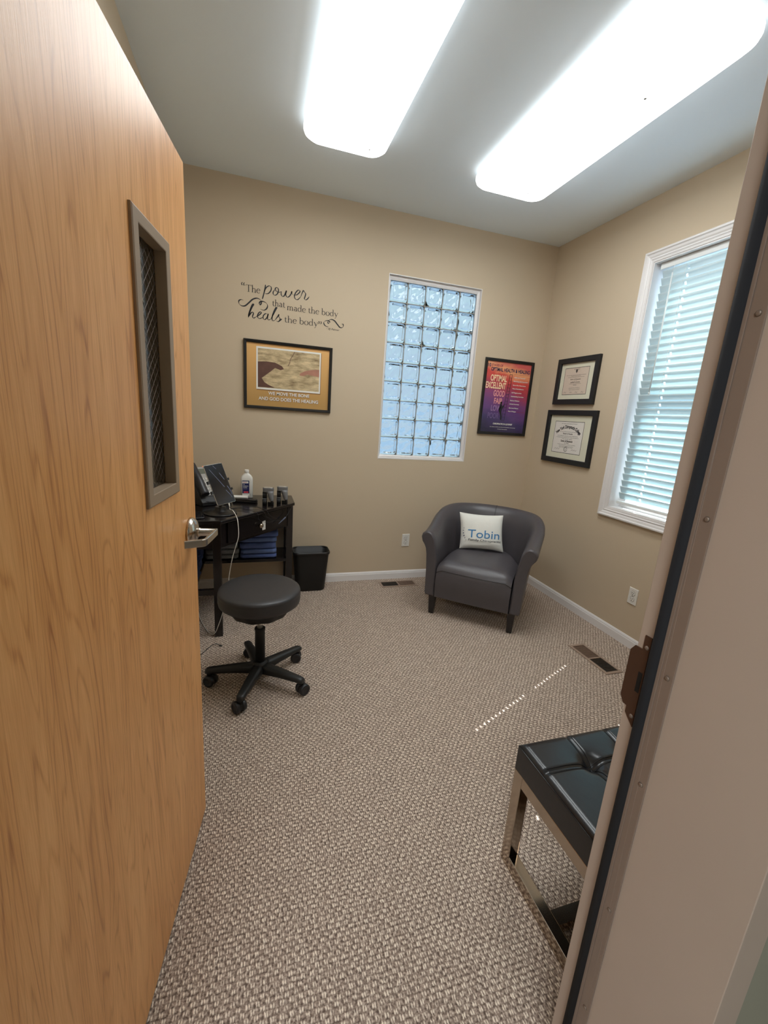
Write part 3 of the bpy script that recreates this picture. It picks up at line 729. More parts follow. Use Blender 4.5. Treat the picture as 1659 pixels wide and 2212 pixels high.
# ------------------------------------------------------------------ pictures
def picture_on_back(name, x0, x1, z0, z1, fw, fd, label, cat, group=None, fm='frame_black'):
    cx, cz = (x0+x1)/2, z0
    root = thing(name, label, cat, (cx, D, cz), 0, group)
    w = (x1-x0)/2; h = z1-z0
    def rect(i, y): return [Vector((-w+i, y, i)), Vector((w-i, y, i)), Vector((w-i, y, h-i)), Vector((-w+i, y, h-i))]
    b = MB()
    b.loft([rect(0, -0.001), rect(0, -fd+0.004), rect(0.004, -fd), rect(fw-0.005, -fd+0.002), rect(fw, -fd+0.006), rect(fw, -0.003)], smooth=False, cap0=False, cap1=False)
    b.build('picture_frame', M[fm], root)
    return root, w, h, (lambda x, z: (x-cx, 0, z-cz)), rect

def art_mat():
    """warm aged-paper field, plain and abstract"""
    m = bpy.data.materials.new('aged_plaster_print'); m.use_nodes = True; nt = m.node_tree; b = nt.nodes['Principled BSDF']
    b.inputs['Roughness'].default_value = 0.35
    t = nt.nodes.new('ShaderNodeTexCoord'); mp = nt.nodes.new('ShaderNodeMapping'); mp.inputs['Scale'].default_value = (7, 7, 22)
    n = nt.nodes.new('ShaderNodeTexNoise'); n.inputs['Scale'].default_value = 1.6; n.inputs['Detail'].default_value = 9; n.inputs['Roughness'].default_value = 0.65
    nt.links.new(t.outputs['Object'], mp.inputs[0]); nt.links.new(mp.outputs[0], n.inputs['Vector'])
    r_ = nt.nodes.new('ShaderNodeValToRGB'); e = r_.color_ramp.elements
    e[0].position = 0.3; e[0].color = (*lin((134, 112, 82)), 1); e[1].position = 0.66; e[1].color = (*lin((222, 200, 158)), 1)
    nt.links.new(n.outputs['Fac'], r_.inputs[0]); nt.links.new(r_.outputs[0], b.inputs['Base Color'])
    return m
M['art'] = art_mat()
M['art_dark'] = mat('umber_print', (96, 66, 56), 0.4, noise=(26, 0.35))
M['art_rose'] = mat('rose_print', (176, 124, 104), 0.4, noise=(30, 0.25))
def gold_mat():
    m = bpy.data.materials.new('gold_poster_paper'); m.use_nodes = True; nt = m.node_tree; b = nt.nodes['Principled BSDF']
    b.inputs['Roughness'].default_value = 0.25
    t = nt.nodes.new('ShaderNodeTexCoord'); s = nt.nodes.new('ShaderNodeSeparateXYZ'); r_ = nt.nodes.new('ShaderNodeValToRGB')
    nt.links.new(t.outputs['Object'], s.inputs[0]); nt.links.new(math_node(nt, 'MULTIPLY', s.outputs['Z'], 2.1), r_.inputs[0])
    e = r_.color_ramp.elements; e[0].position = 0.1; e[0].color = (*lin((186, 146, 88)), 1); e[1].position = 0.95; e[1].color = (*lin((228, 178, 114)), 1)
    nt.links.new(r_.outputs[0], b.inputs['Base Color']); return m
M['gold'] = gold_mat()
def gold_poster():
    root, w, h, loc, rect = picture_on_back('framed_poster', -0.071, 0.574, 1.427, 1.911, 0.021, 0.022,
        'gold poster in a glossy black frame below the wall lettering', 'framed picture')
    b = MB(); b.add(rect(0.019, -0.006), [(0, 1, 2, 3)]); pr = b.build('print', M['gold'], root)
    off = lambda y: (lambda x, z: (loc(x, z)[0], y, loc(x, z)[2]))
    def quad(bb, x0, x1, z0, z1, y): f = off(y); bb.add([f(x0, z0), f(x1, z0), f(x1, z1), f(x0, z1)], [(0, 1, 2, 3)])
    b = MB(); quad(b, 0.020, 0.493, 1.562, 1.863, -0.0066); b.build('image_shadow', M['goldshade'], pr)
    b = MB(); quad(b, 0.017, 0.489, 1.568, 1.868, -0.0070); b.build('image_border', M['paper'], pr)
    b = MB(); quad(b, 0.028, 0.479, 1.581, 1.856, -0.0074); b.build('image_field', M['art'], pr)
    f = off(-0.0078)
    # two soft masses reaching in from either side (plain stand-in artwork)
    b = MB(); pl = [(0.028, 1.762), (0.09, 1.768), (0.15, 1.765), (0.20, 1.745), (0.215, 1.725), (0.19, 1.715), (0.15, 1.728), (0.12, 1.70), (0.085, 1.672), (0.055, 1.648), (0.075, 1.62), (0.10, 1.605), (0.15, 1.585), (0.028, 1.583)]
    b.add([f(x, z) for x, z in pl], [tuple(range(len(pl)))[::-1]]); b.build('dark_shape', M['art_dark'], pr)
    b = MB(); pl = [(0.479, 1.745), (0.42, 1.738), (0.37, 1.725), (0.335, 1.705), (0.33, 1.690), (0.36, 1.688), (0.39, 1.702), (0.44, 1.695), (0.479, 1.690)]
    b.add([f(x, z) for x, z in pl], [tuple(range(len(pl)))]); b.build('rose_shape', M['art_rose'], pr)
    b = MB(); g = off(-0.0079)
    stroke(b, [(0.292, 1.856), (0.280, 1.83), (0.262, 1.80), (0.255, 1.77), (0.243, 1.748)], 0.002, 0.004, g); b.build('crack_line', M['art_dark'], pr)
    b = MB()
    put_text(b, 'WE MOVE THE BONE', g, 0.103, 1.533, width=0.305, height=0.0225, size=0.03, bold=0.0006)
    put_text(b, 'AND GOD DOES THE HEALING', g, 0.033, 1.492, width=0.444, height=0.0235, size=0.03, bold=0.0006)
    b.build('lettering', M['paper'], pr)
    b = MB(); g2 = off(-0.0076); 
    put_text(b, 'WE MOVE THE BONE', g2, 0.105, 1.531, width=0.305, height=0.0225, size=0.03, bold=0.0008)
    put_text(b, 'AND GOD DOES THE HEALING', g2, 0.035, 1.490, width=0.444, height=0.0235, size=0.03, bold=0.0008)
    b.build('lettering_shadow', M['goldshade'], pr)
M['goldshade'] = mat('brown_drop_print', (132, 92, 50), 0.4)
gold_poster()

def sunset_mat():
    m = bpy.data.materials.new('sunset_poster_print'); m.use_nodes = True; nt = m.node_tree; b = nt.nodes['Principled BSDF']
    b.inputs['Roughness'].default_value = 0.2
    t = nt.nodes.new('ShaderNodeTexCoord'); s = nt.nodes.new('ShaderNodeSeparateXYZ'); r_ = nt.nodes.new('ShaderNodeValToRGB')
    nt.links.new(t.outputs['Object'], s.inputs[0])
    mp = nt.nodes.new('ShaderNodeMapping'); mp.inputs['Scale'].default_value = (5, 5, 14); nt.links.new(t.outputs['Object'], mp.inputs[0])
    n = nt.nodes.new('ShaderNodeTexNoise'); n.inputs['Scale'].default_value = 1.3; n.inputs['Detail'].default_value = 6; nt.links.new(mp.outputs[0], n.inputs['Vector'])
    v = math_node(nt, 'ADD', math_node(nt, 'MULTIPLY', s.outputs['Z'], 1.0/0.645), math_node(nt, 'MULTIPLY_ADD', n.outputs['Fac'], 0.22, -0.11))
    v = math_node(nt, 'ADD', v, math_node(nt, 'MULTIPLY', s.outputs['X'], 0.35))
    nt.links.new(v, r_.inputs[0]); e = r_.color_ramp.elements
    e[0].position = 0.03; e[0].color = (*lin((50, 44, 70)), 1); e[1].position = 0.97; e[1].color = (*lin((206, 96, 92)), 1)
    for p, c in ((0.18, (74, 62, 104)), (0.33, (104, 70, 126)), (0.5, (136, 72, 122)), (0.62, (178, 66, 82)), (0.76, (212, 78, 70)), (0.86, (238, 168, 120))):
        x = e.new(p); x.color = (*lin(c), 1)
    nt.links.new(r_.outputs[0], b.inputs['Base Color']); return m
M['sunset'] = sunset_mat()
M['cream_ink'] = mat('cream_ink', (246, 212, 172), 0.5); M['pink_ink'] = mat('pink_ink', (226, 150, 150), 0.5); M['mauve_ink'] = mat('mauve_ink', (150, 112, 156), 0.5); M['violet_ink'] = mat('violet_ink', (106, 84, 132), 0.5)
M['navy_ink'] = mat('navy_ink', (28, 36, 78), 0.5); M['maroon_ink'] = mat('maroon_ink', (150, 50, 70), 0.5); M['rule_ink'] = mat('rule_ink', (150, 48, 66), 0.5)
def stages_poster():
    root, w, h, loc, rect = picture_on_back('framed_poster', 1.892, 2.381, 1.338, 1.982, 0.024, 0.020,
        'red to purple poster with a ladder in a black frame, right of the glass blocks', 'framed picture')
    b = MB(); b.add(rect(0.022, -0.006), [(0, 1, 2, 3)]); pr = b.build('print', M['sunset'], root)
    f = lambda x, z: (loc(x, z)[0], -0.0068, loc(x, z)[2])
    g = lambda x, z: (loc(x, z)[0], -0.0072, loc(x, z)[2])
    def txt(name, items, m_, label=None):
        b = MB()
        for t_, x, z, wd, hg in items: put_text(b, t_, g, x, z, width=wd, height=hg, size=0.03, bold=0.0008)
        b.build(name, M[m_], pr)
    txt('title', [('10', 1.922, 1.912, 0.030, 0.028), ('OPTIMAL HEALTH & HEALING', 1.957, 1.880, 0.390, 0.030)], 'navy_ink')
    txt('title_top', [('STAGES OF', 1.958, 1.918, 0.112, 0.019)], 'maroon_ink')
    txt('stage_word', [('OPTIMAL', 1.962, 1.797, 0.163, 0.052), ('EXCELLENT', 1.922, 1.735, 0.200, 0.052)], 'cream_ink')
    txt('stage_word', [('GOOD', 2.008, 1.671, 0.112, 0.050)], 'pink_ink')
    txt('stage_word', [('FAIR', 2.022, 1.608, 0.086, 0.048)], 'pink_ink')
    txt('stage_word', [('LOW', 2.000, 1.545, 0.098, 0.048)], 'mauve_ink')
    txt('stage_word', [('POOR', 1.975, 1.480, 0.112, 0.048)], 'violet_ink')
    side = [('100% Life Potential', 1.836, .112), ('Maximizing Full Connection', 1.805, .148), ('Nerve Flow Restoration', 1.772, .132), ('Tissue Revitalization', 1.742, .118),
            ('Self Regeneration', 1.708, .102), ('Understanding Correction', 1.676, .130), ('Reduced Motion', 1.640, .094), ('Limited Awareness', 1.610, .098),
            ('Decreased Motion', 1.575, .098), ('Pain & Fatigue', 1.546, .080)]
    b = MB()
    for i, (t_, z, wd) in enumerate(side):
        b = MB(); put_text(b, t_, g, 2.196-0.0005*i*4, z, width=wd, height=0.0095, size=0.03, bold=0.0006); b.build('caption', M['paper'], pr)
    b = MB()
    put_text(b, 'CHIROPRACTIC IS A JOURNEY', g, 2.038, 1.428, width=0.200, height=0.0135, size=0.03, bold=0.0010)
    put_text(b, 'the subject is higher, the rising, the foundation, the journey', g, 2.010, 1.404, width=0.262, height=0.0060, size=0.03, bold=0.0004)
    put_text(b, 'it is your best choice', g, 2.090, 1.386, width=0.100, height=0.0060, size=0.03, bold=0.0004)
    b.build('small_print', M['paper'], pr)
    b = MB()
    for i in range(6):
        z = 1.866-0.064*i; b = MB(); b.box(loc(2.188-0.006*i, 0)[0], w-0.024, -0.0070, -0.0066, loc(0, z)[2], loc(0, z)[2]+0.0018); b.build('rule', M['rule_ink'], pr)
    # ladder and climbing silhouette
    b = MB(); A0, A1 = (2.119, 1.455), (2.150, 1.875); B0, B1 = (2.146, 1.455), (2.175, 1.875)
    def lerp(a, c, t_): return (a[0]+(c[0]-a[0])*t_, a[1]+(c[1]-a[1])*t_)
    stroke(b, [A0, lerp(A0, A1, .5), A1], 0.0035, 0.0035, g); stroke(b, [B0, lerp(B0, B1, .5), B1], 0.0035, 0.0035, g)
    for i in range(15):
        t_ = 0.03+i*0.067; a = lerp(A0, A1, t_); c = lerp(B0, B1, t_); stroke(b, [a, lerp(a, c, .5), c], 0.003, 0.003, g)
    b.build('ladder_print', M['ink'], pr)
    b = MB()
    body = [(2.090, 1.610), (2.104, 1.607), (2.108, 1.590), (2.120, 1.595), (2.128, 1.612), (2.134, 1.610), (2.124, 1.580), (2.112, 1.560), (2.110, 1.540), (2.118, 1.500), (2.116, 1.470), (2.104, 1.468), (2.104, 1.500), (2.094, 1.525), (2.082, 1.545), (2.080, 1.570), (2.088, 1.592)]
    b.add([g(x, z) for x, z in body], [tuple(range(len(body)))[::-1]])
    b.add([g(2.097+0.010*math.cos(a*PI/6), 1.617+0.011*math.sin(a*PI/6)) for a in range(12)], [tuple(range(12))])
    b.build('climber_print', M['ink'], pr)
stages_poster()

def diploma(y0, y1, z0, z1, label, arched, rows, paper):
    """hangs on the right wall; local x = towards +y reversed so the text reads left to right"""
    w = y1-y0; h = z1-z0
    root = thing('framed_diploma', label, 'framed diploma', (R, y1, z0), -PI/2, 'framed diplomas on the right wall')
    # local +x -> world -y ; local -y -> world -x (into the room)
    def rect(i, y, x0=0, x1=w, za=0, zb=h): return [Vector((x0+i, y, za+i)), Vector((x1-i, y, za+i)), Vector((x1-i, y, zb-i)), Vector((x0+i, y, zb-i))]
    fw = 0.041
    b = MB(); b.loft([rect(0, -0.001), rect(0, -0.022), rect(0.002, -0.025), rect(fw-0.004, -0.025), rect(fw, -0.022), rect(fw, -0.004)], smooth=False, cap0=False, cap1=False)
    b.build('picture_frame', M['frame_matte'], root)
    b = MB(); b.add(rect(fw-0.003, -0.008), [(0, 1, 2, 3)]); mt_ = b.build('mat_board', M['mat_board'], root)
    ix0, ix1, iz0, iz1 = 0.104 if w > 0.5 else 0.090, 0, 0, 0
    ix0 = 0.106 if w > 0.5 else 0.088; ix1 = w-(0.126 if w > 0.5 else 0.104); iz0 = 0.088 if w > 0.5 else 0.080; iz1 = h-(0.093 if w > 0.5 else 0.080)
    b = MB(); b.add(rect(-0.0035, -0.0083, ix0, ix1, iz0, iz1), [(0, 1, 2, 3)]); b.build('mat_edge', M['ink'], mt_)
    b = MB(); b.add(rect(0.0, -0.0086, ix0, ix1, iz0, iz1), [(0, 1, 2, 3)]); pp = b.build('paper', M[paper], mt_)
    f = lambda x, z: (x, -0.0092, z)
    cx = (ix0+ix1)/2; ph = iz1-iz0; pw = ix1-ix0
    for t_, fz, fwid, hg, bold in rows:
        b = MB(); wd = fwid*pw; put_text(b, t_, f, cx-wd/2, iz0+fz*ph, width=wd, height=hg, size=0.03, bold=bold); b.build('text_line', M['ink_soft'], pp)
    if arched:
        b = MB()
        v, fc = text_shape(arched, size=0.03, bold=0.0012)
        mx = max(a for a, c in v); Rr = 0.20
        b.add([f(cx+math.sin((a/mx-0.5)*1.45)*(Rr+c*1.2), iz0+ph*0.80-Rr+math.cos((a/mx-0.5)*1.45)*(Rr+c*1.2)) for a, c in v], fc)
        b.build('heading', M['ink'], pp); b = MB()
        for rr in (0.020, 0.014):
            stroke(b, [(cx+rr*math.cos(a*PI/8), iz0+0.030+rr*math.sin(a*PI/8)) for a in range(17)], 0.0022, 0.0022, f)
        put_text(b, '+', f, cx-0.006, iz0+0.023, width=0.012, height=0.012, size=0.03)
        b.build('seal', M['ink_soft'], pp)
        sig = ((ix0+0.03, 9, 0.008), (ix1-0.10, 9, 0.008))
    else:
        b = MB()
        v = [(0.010, 0.016), (0.010, 0.002), (0, -0.012), (-0.010, 0.002), (-0.010, 0.016)]
        b.add([f(cx+a, iz0+ph*0.855+c) for a, c in v], [(0, 1, 2, 3, 4)])
        b.build('crest', M['ink_soft'], pp)
        sig = [(ix0+pw*k_, 6, 0.006) for k_ in (0.06, 0.32, 0.55, 0.80)]
    for sx0, n_, st_ in sig:
        b = MB(); stroke(b, [(sx0+st_*i, iz0+(0.024 if arched else 0.010)+0.005*((i*7+n_) % 3)) for i in range(n_)], 0.001, 0.002, f); b.build('signature', M['ink_soft'], pp)
diploma(2.672, 3.127, 1.628, 1.991, 'smaller upper diploma in a wide black frame with cream mat', None,
        [('THE UNIVERSITY', .93, .26, .006, .0004), ('of the state hereby certifies that having satisfied the requirements', .72, .82, .005, .0002), ('is licensed and registered to practice', .68, .40, .005, .0002),
         ('in accordance with the rules and provisions of the board', .64, .70, .005, .0002), ('Doctor of Chiropractic', .55, .44, .009, .0006), ('and', .50, .12, .004, .0002), ('qualified to practice', .44, .40, .009, .0006), ('in witness whereof the board grants', .39, .50, .005, .0002), ('License', .34, .14, .007, .0005),
         ('given under the seal of the department', .24, .46, .004, .0002), ('this day by the board of examiners', .20, .48, .004, .0002), ('under its authority and its hand', .16, .44, .004, .0002)], 'diploma')
diploma(2.603, 3.165, 1.150, 1.582, 'larger lower diploma with arched blackletter heading in a black frame', 'New York Chiropractic College',
        [('The Trustees, Administration and Faculty of', .93, .55, .006, .0004), ('upon recommendation of the faculty have conferred', .67, .60, .005, .0003), ('Doctor in Practice', .60, .34, .011, .0008), ('who has satisfactorily completed the courses of study prescribed', .54, .72, .005, .0003),
         ('the requirements for graduation and is entitled to the degree of', .49, .78, .005, .0003), ('with all the rights', .44, .36, .005, .0003), ('Doctor of Chiropractic', .355, .42, .015, .0012), ('cum laude', .31, .16, .007, .0005), ('in witness whereof we have affixed our signatures', .26, .64, .005, .0003),
         ('and the seal of the college is here affixed', .21, .50, .005, .0003), ('given in the state of New York', .17, .48, .005, .0003)], 'diploma_w')

# ------------------------------------------------------------------ outlets and floor vents
def outlet(loc, rz, label):
    root = thing('wall_outlet', label, 'electrical outlet', loc, rz, 'wall outlets')
    b = MB(); w, h = 0.035, 0.0575
    def rect(i, y): return [Vector((-w+i, y, -h+i)), Vector((w-i, y, -h+i)), Vector((w-i, y, h-i)), Vector((-w+i, y, h-i))]
    b.loft([rect(0, -0.0005), rect(0, -0.003), rect(0.003, -0.006)], smooth=False); b.build('cover_plate', M['outlet'], root)
    for zc in (0.020, -0.020):
        b = MB(); b.lathe([(0.0168, 0.0), (0.0168, 0.0022), (0.0155, 0.003)], (0, -0.0055, zc), 24, M_=Matrix.Rotation(PI/2, 3, 'X'))
        r_ = b.build('receptacle', M['outlet'], root)
        b = MB()
        stroke(b, [(0.0178*math.cos(a*PI/8), zc+0.0178*math.sin(a*PI/8)) for a in range(17)], 0.0014, 0.0014, lambda x, z: (x, -0.0064, z))
        b.box(-0.0075, -0.0050, -0.0090, -0.0083, zc-0.001, zc+0.009); b.box(0.0050, 0.0075, -0.0090, -0.0083, zc-0.001, zc+0.009); b.box(-0.0028, 0.0028, -0.0090, -0.0083, zc-0.011, zc-0.006)
        b.build('slots', M['slot'], r_)
    b = MB(); b.lathe([(0.003, 0.006), (0.002, 0.0072)], (0, 0, 0), 10, M_=Matrix.Rotation(PI/2, 3, 'X')); b.build('screw', M['screw'], root)
    return root
outlet((1.3005, D, 0.360), 0, 'white outlet on the back wall left of the armchair')
o2 = outlet((R, 2.017, 0.355), -PI/2, 'white outlet low on the right wall below the blinds')

def floor_vent(cx, cy, lx, ly, rz, dark_first, label):
    """lx along the long side; one half open louvres, the other showing the closed damper"""
    root = thing('floor_vent', label, 'floor vent', (cx, cy, 0), rz, 'brown floor registers')
    w, h = lx/2, ly/2; m_ = 0.020; z = 0.005
    b = MB()
    def rect(i, zz, x0=-w, x1=w): return [Vector((x0+i, -h+i, zz)), Vector((x1-i, -h+i, zz)), Vector((x1-i, h-i, zz)), Vector((x0+i, h-i, zz))]
    b.box(-w, w, -h, -h+m_, 0.0005, z); b.box(-w, w, h-m_, h, 0.0005, z); b.box(-w, -w+m_, -h+m_, h-m_, 0.0005, z); b.box(w-m_, w, -h+m_, h-m_, 0.0005, z); b.box(-0.006, 0.006, -h+m_, h-m_, 0.0005, z)
    fr = b.build('vent_frame', M['vent'], root, bevel=0.002)
    for k, (x0, x1) in enumerate(((-w+m_, -0.006), (0.006, w-m_))):
        opened = (k == 0) == dark_first
        b = MB(); b.box(x0, x1, -h+m_, h-m_, 0.0006, 0.0011); b.build('duct_opening' if opened else 'damper', M['dark'] if opened else M['vent_plate'], root)
        b = MB(); n = 11
        for i in range(n):
            x = x0+(i+0.5)*(x1-x0)/n
            t_ = 0.0011 if opened else 0.0022
            b.box(x-t_, x+t_, -h+m_, h-m_, 0.0012, 0.0042)
        b.build('louvres', M['louvre'] if opened else M['vent_plate'], root)
M['louvre'] = mat('louvre_dark_metal', (70, 56, 42), 0.5)
floor_vent(1.212, 3.242, 0.335, 0.128, 0, True, 'brown floor vent below the outlet beside the back wall')
floor_vent(2.103, 1.897, 0.335, 0.130, -PI/2, False, 'brown floor vent near the right wall below the blinds')

# ------------------------------------------------------------------ corner desk
DZ = 0.765
desk = thing('corner_desk', 'black pentagonal corner desk with diagonal drawer beside the open door', 'desk', (-L+0.003, D-0.014, 0))
DX, DY = -L+0.003, D-0.014
def dloc(b): b.v = [(a-DX, c-DY, e) for a, c, e in b.v]; return b
def build_desk():
    A0 = Vector((-0.187, 2.570)); B0 = Vector((0.288, 3.085))
    top = [(-L+0.004, D-0.015), (-L+0.004, 2.570), (A0.x, A0.y), (B0.x, B0.y), (0.288, D-0.015)]
    b = MB()
    b.loft([[Vector((x, y, DZ-0.022)) for x, y in top], [Vector((x, y, DZ)) for x, y in top]], smooth=False)
    dloc(b).build('tabletop', M['black_wood'], desk, bevel=0.005, seg=3)
    dv = (B0-A0).normalized(); nv = Vector((dv.y, -dv.x))      # outwards to the room
    def leg(x0, x1, y0, y1, name='leg'):
        b = MB(); b.box(x0, x1, y0, y1, 0.0, DZ-0.022); dloc(b).build(name, M['black_wood'], desk, bevel=0.002)
    leg(-0.240, -0.192, 2.582, 2.630); leg(0.228, 0.276, 3.092, 3.140)
    leg(-0.500, -0.455, 2.582, 2.627); leg(0.228, 0.276, 3.312, 3.357); leg(-0.500, -0.455, 3.312, 3.357)
    # diagonal apron with drawer front
    P0 = Vector((-0.192, 2.612)); P1 = Vector((0.240, 3.092))
    dd = (P1-P0).normalized(); nn = Vector((dd.y, -dd.x)); Ld = (P1-P0).length
    def DF(s, o, z): p = P0+dd*s+nn*o; return Vector((p.x, p.y, z))
    b = MB(); b.box(0, Ld, -0.02, 0.0, 0.585, DZ-0.022, T=lambda v: DF(v.x, v.y, v.z)); dloc(b).build('apron', M['black_wood'], desk)
    b = MB(); b.box(0.045, Ld-0.045, 0.0, 0.012, 0.602, 0.732, T=lambda v: DF(v.x, v.y, v.z)); dr = dloc(b).build('drawer', M['black_wood'], desk, bevel=0.002)
    # knob, round chrome
    b = MB(); rings = []
    for r_, o in ((0.008, 0.012), (0.006, 0.018), (0.010, 0.022), (0.0165, 0.030), (0.017, 0.036), (0.012, 0.042), (0.004, 0.044)):
        c0 = DF(0.318, o, 0.662); rings.append([c0+Vector((dd.x, dd.y, 0))*r_*math.cos(a*PI/10)+Vector((0, 0, 1))*r_*math.sin(a*PI/10) for a in range(20)])
    b.loft(rings); kn = dloc(b).build('knob', M['chrome'], dr); kn['label'] = 'round chrome drawer knob'
    b = MB(); b.box(0.352, 0.382, 0.012, 0.0135, 0.620, 0.682, T=lambda v: DF(v.x, v.y, v.z)); tg = dloc(b).build('paper_tag', M['paper'], dr); tg['label'] = 'white paper tag'
    b = MB()
    fn = lambda x, y: tuple(DF(0.367+0.009-y, 0.0139, 0.651+x))
    # the handwriting runs upwards on the tag
    stroke(b, [(-0.024+0.004*i, 0.004+0.0022*((i*5) % 3)) for i in range(12)], 0.0008, 0.0014, fn); stroke(b, [(-0.022+0.004*i, 0.012+0.0022*((i*7) % 3)) for i in range(10)], 0.0008, 0.0014, fn)
    dloc(b).build('handwriting', M['ink'], dr)
    b = MB(); b.box(-0.455, -0.24, 2.588, 2.606, 0.585, DZ-0.022); dloc(b).build('apron', M['black_wood'], desk)
    b = MB(); b.box(0.255, 0.273, 3.14, 3.312, 0.585, DZ-0.022); dloc(b).build('apron', M['black_wood'], desk)
    b = MB(); b.box(-0.500, 0.228, 3.085, D-0.016, 0.308, 0.330); b.box(0.228, 0.262, 3.14, 3.312, 0.308, 0.33); dloc(b).build('shelf', M['black_wood'], desk, bevel=0.002)
    b = MB(); b.box(-0.500, -0.345, 2.627, 3.084, 0.300, 0.322); b.box(-0.455, -0.24, 2.585, 2.607, 0.285, 0.322); b.box(-0.455, -0.345, 2.607, 2.627, 0.300, 0.322); dloc(b).build('shelf', M['black_wood'], desk)
build_desk()

# ------------------------------------------------------------------ folded cloth on the shelves
def cloth_stack(n, x0, x1, y0, y1, z0, hs, mats, name, labels, group, seed):
    rnd = random.Random(seed); z = z0
    for i in range(n):
        h = hs[i]
        jx, jy = rnd.uniform(-0.006, 0.006), rnd.uniform(-0.006, 0.006)
        a0, a1, b0, b1 = x0+jx, x1+jx+rnd.uniform(-.01, .006), y0+jy, y1
        b = MB(); rings = []; NR = 9
        # folded slab: rounded fold at the front, layered leaves; cross-section swept along x
        K = 14
        for k in range(K+1):
            x = a0+(a1-a0)*k/K
            sag = 0.0025*math.sin(k*0.9+i*2.1)+0.002*math.sin(k*2.3+i)
            e = 0.86 if k in (0, K) else 1.0
            ring = []
            cyc = (b0+b1)/2; hd_ = (b1-b0)/2*e; hz = h/2*0.98*e
            for q in range(24):
                a = 2*PI*q/24; ca, sa = math.cos(a), math.sin(a)
                yy = cyc+hd_*math.copysign(abs(ca)**0.28, ca)
                zz = z+h/2+hz*math.copysign(abs(sa)**0.45, sa)
                if zz > z+h*0.3: zz += sag*0.5
                ring.append(Vector((x, yy+0.002*math.sin(q*2.0+k), max(zz, z+0.0003))))
            rings.append(ring)
        b.loft(rings)
        cxm, cym = (a0+a1)/2, (b0+b1)/2
        b.v = [(p[0]-cxm, p[1]-cym, p[2]-z) for p in b.v]
        o = b.build(name, M[mats[i % len(mats)]]); o.location = (cxm, cym, z)
        tag(o, labels[i], 'folded cloth', group)
        z += h+0.0012
    return z
ordn = ['bottom', 'second from bottom', 'third from bottom', 'fourth from bottom', 'top']
cloth_stack(5, -0.098, 0.168, 3.10, 3.335, 0.331, [0.034, 0.036, 0.048, 0.040, 0.046], ['blue_cloth', 'blue_cloth2'], 'folded_cloth',
            [f'blue folded cloth on the desk shelf, {k} of its stack' for k in ordn], 'blue folded cloths on the desk shelf', 3)
cloth_stack(3, -0.345, -0.118, 3.10, 3.33, 0.331, [0.036, 0.040, 0.042], ['grey_cloth'], 'folded_cloth',
            [f'heather grey folded cloth on the desk shelf, {k} of its stack' for k in ('bottom', 'middle', 'top')], 'grey folded cloths on the desk shelf', 5)
def draped(b_, x0, x1, y0, y1, z0, z1, seed):
    rnd = random.Random(seed); rings = []
    for i in range(9):
        t = i/8; z = z0+(z1-z0)*t
        w = 1-0.15*abs(t-0.5)+0.06*math.sin(t*17+seed)
        cx, cy = (x0+x1)/2, (y0+y1)/2; hx, hy = (x1-x0)/2*w, (y1-y0)/2*w
        rings.append([Vector((cx+hx*math.copysign(abs(math.cos(a))**0.5, math.cos(a))+0.006*math.sin(5*a+t*9), cy+hy*math.copysign(abs(math.sin(a))**0.5, math.sin(a))+0.008*math.sin(7*a+t*14), z)) for a in [2*PI*k/28 for k in range(28)]])
    b_.loft(rings)
for i, (za, zb, nm, y0) in enumerate(((0.323, 0.385, 'bottom', 2.65), (0.387, 0.462, 'middle', 2.655), (0.464, 0.552, 'top', 2.66))):
    b = MB(); draped(b, -0.475, -0.345+0.012*i, y0, 2.95, za, zb, i+2)
    b.v = [(p[0]+0.41, p[1]-2.80, p[2]-za) for p in b.v]
    o = b.build('folded_cloth', M['navy_cloth']); o.location = (-0.41, 2.80, za)
    tag(o, f'dark navy crumpled cloth on the side shelf by the door, {nm} of its pile', 'folded cloth', 'navy cloths on the side shelf')

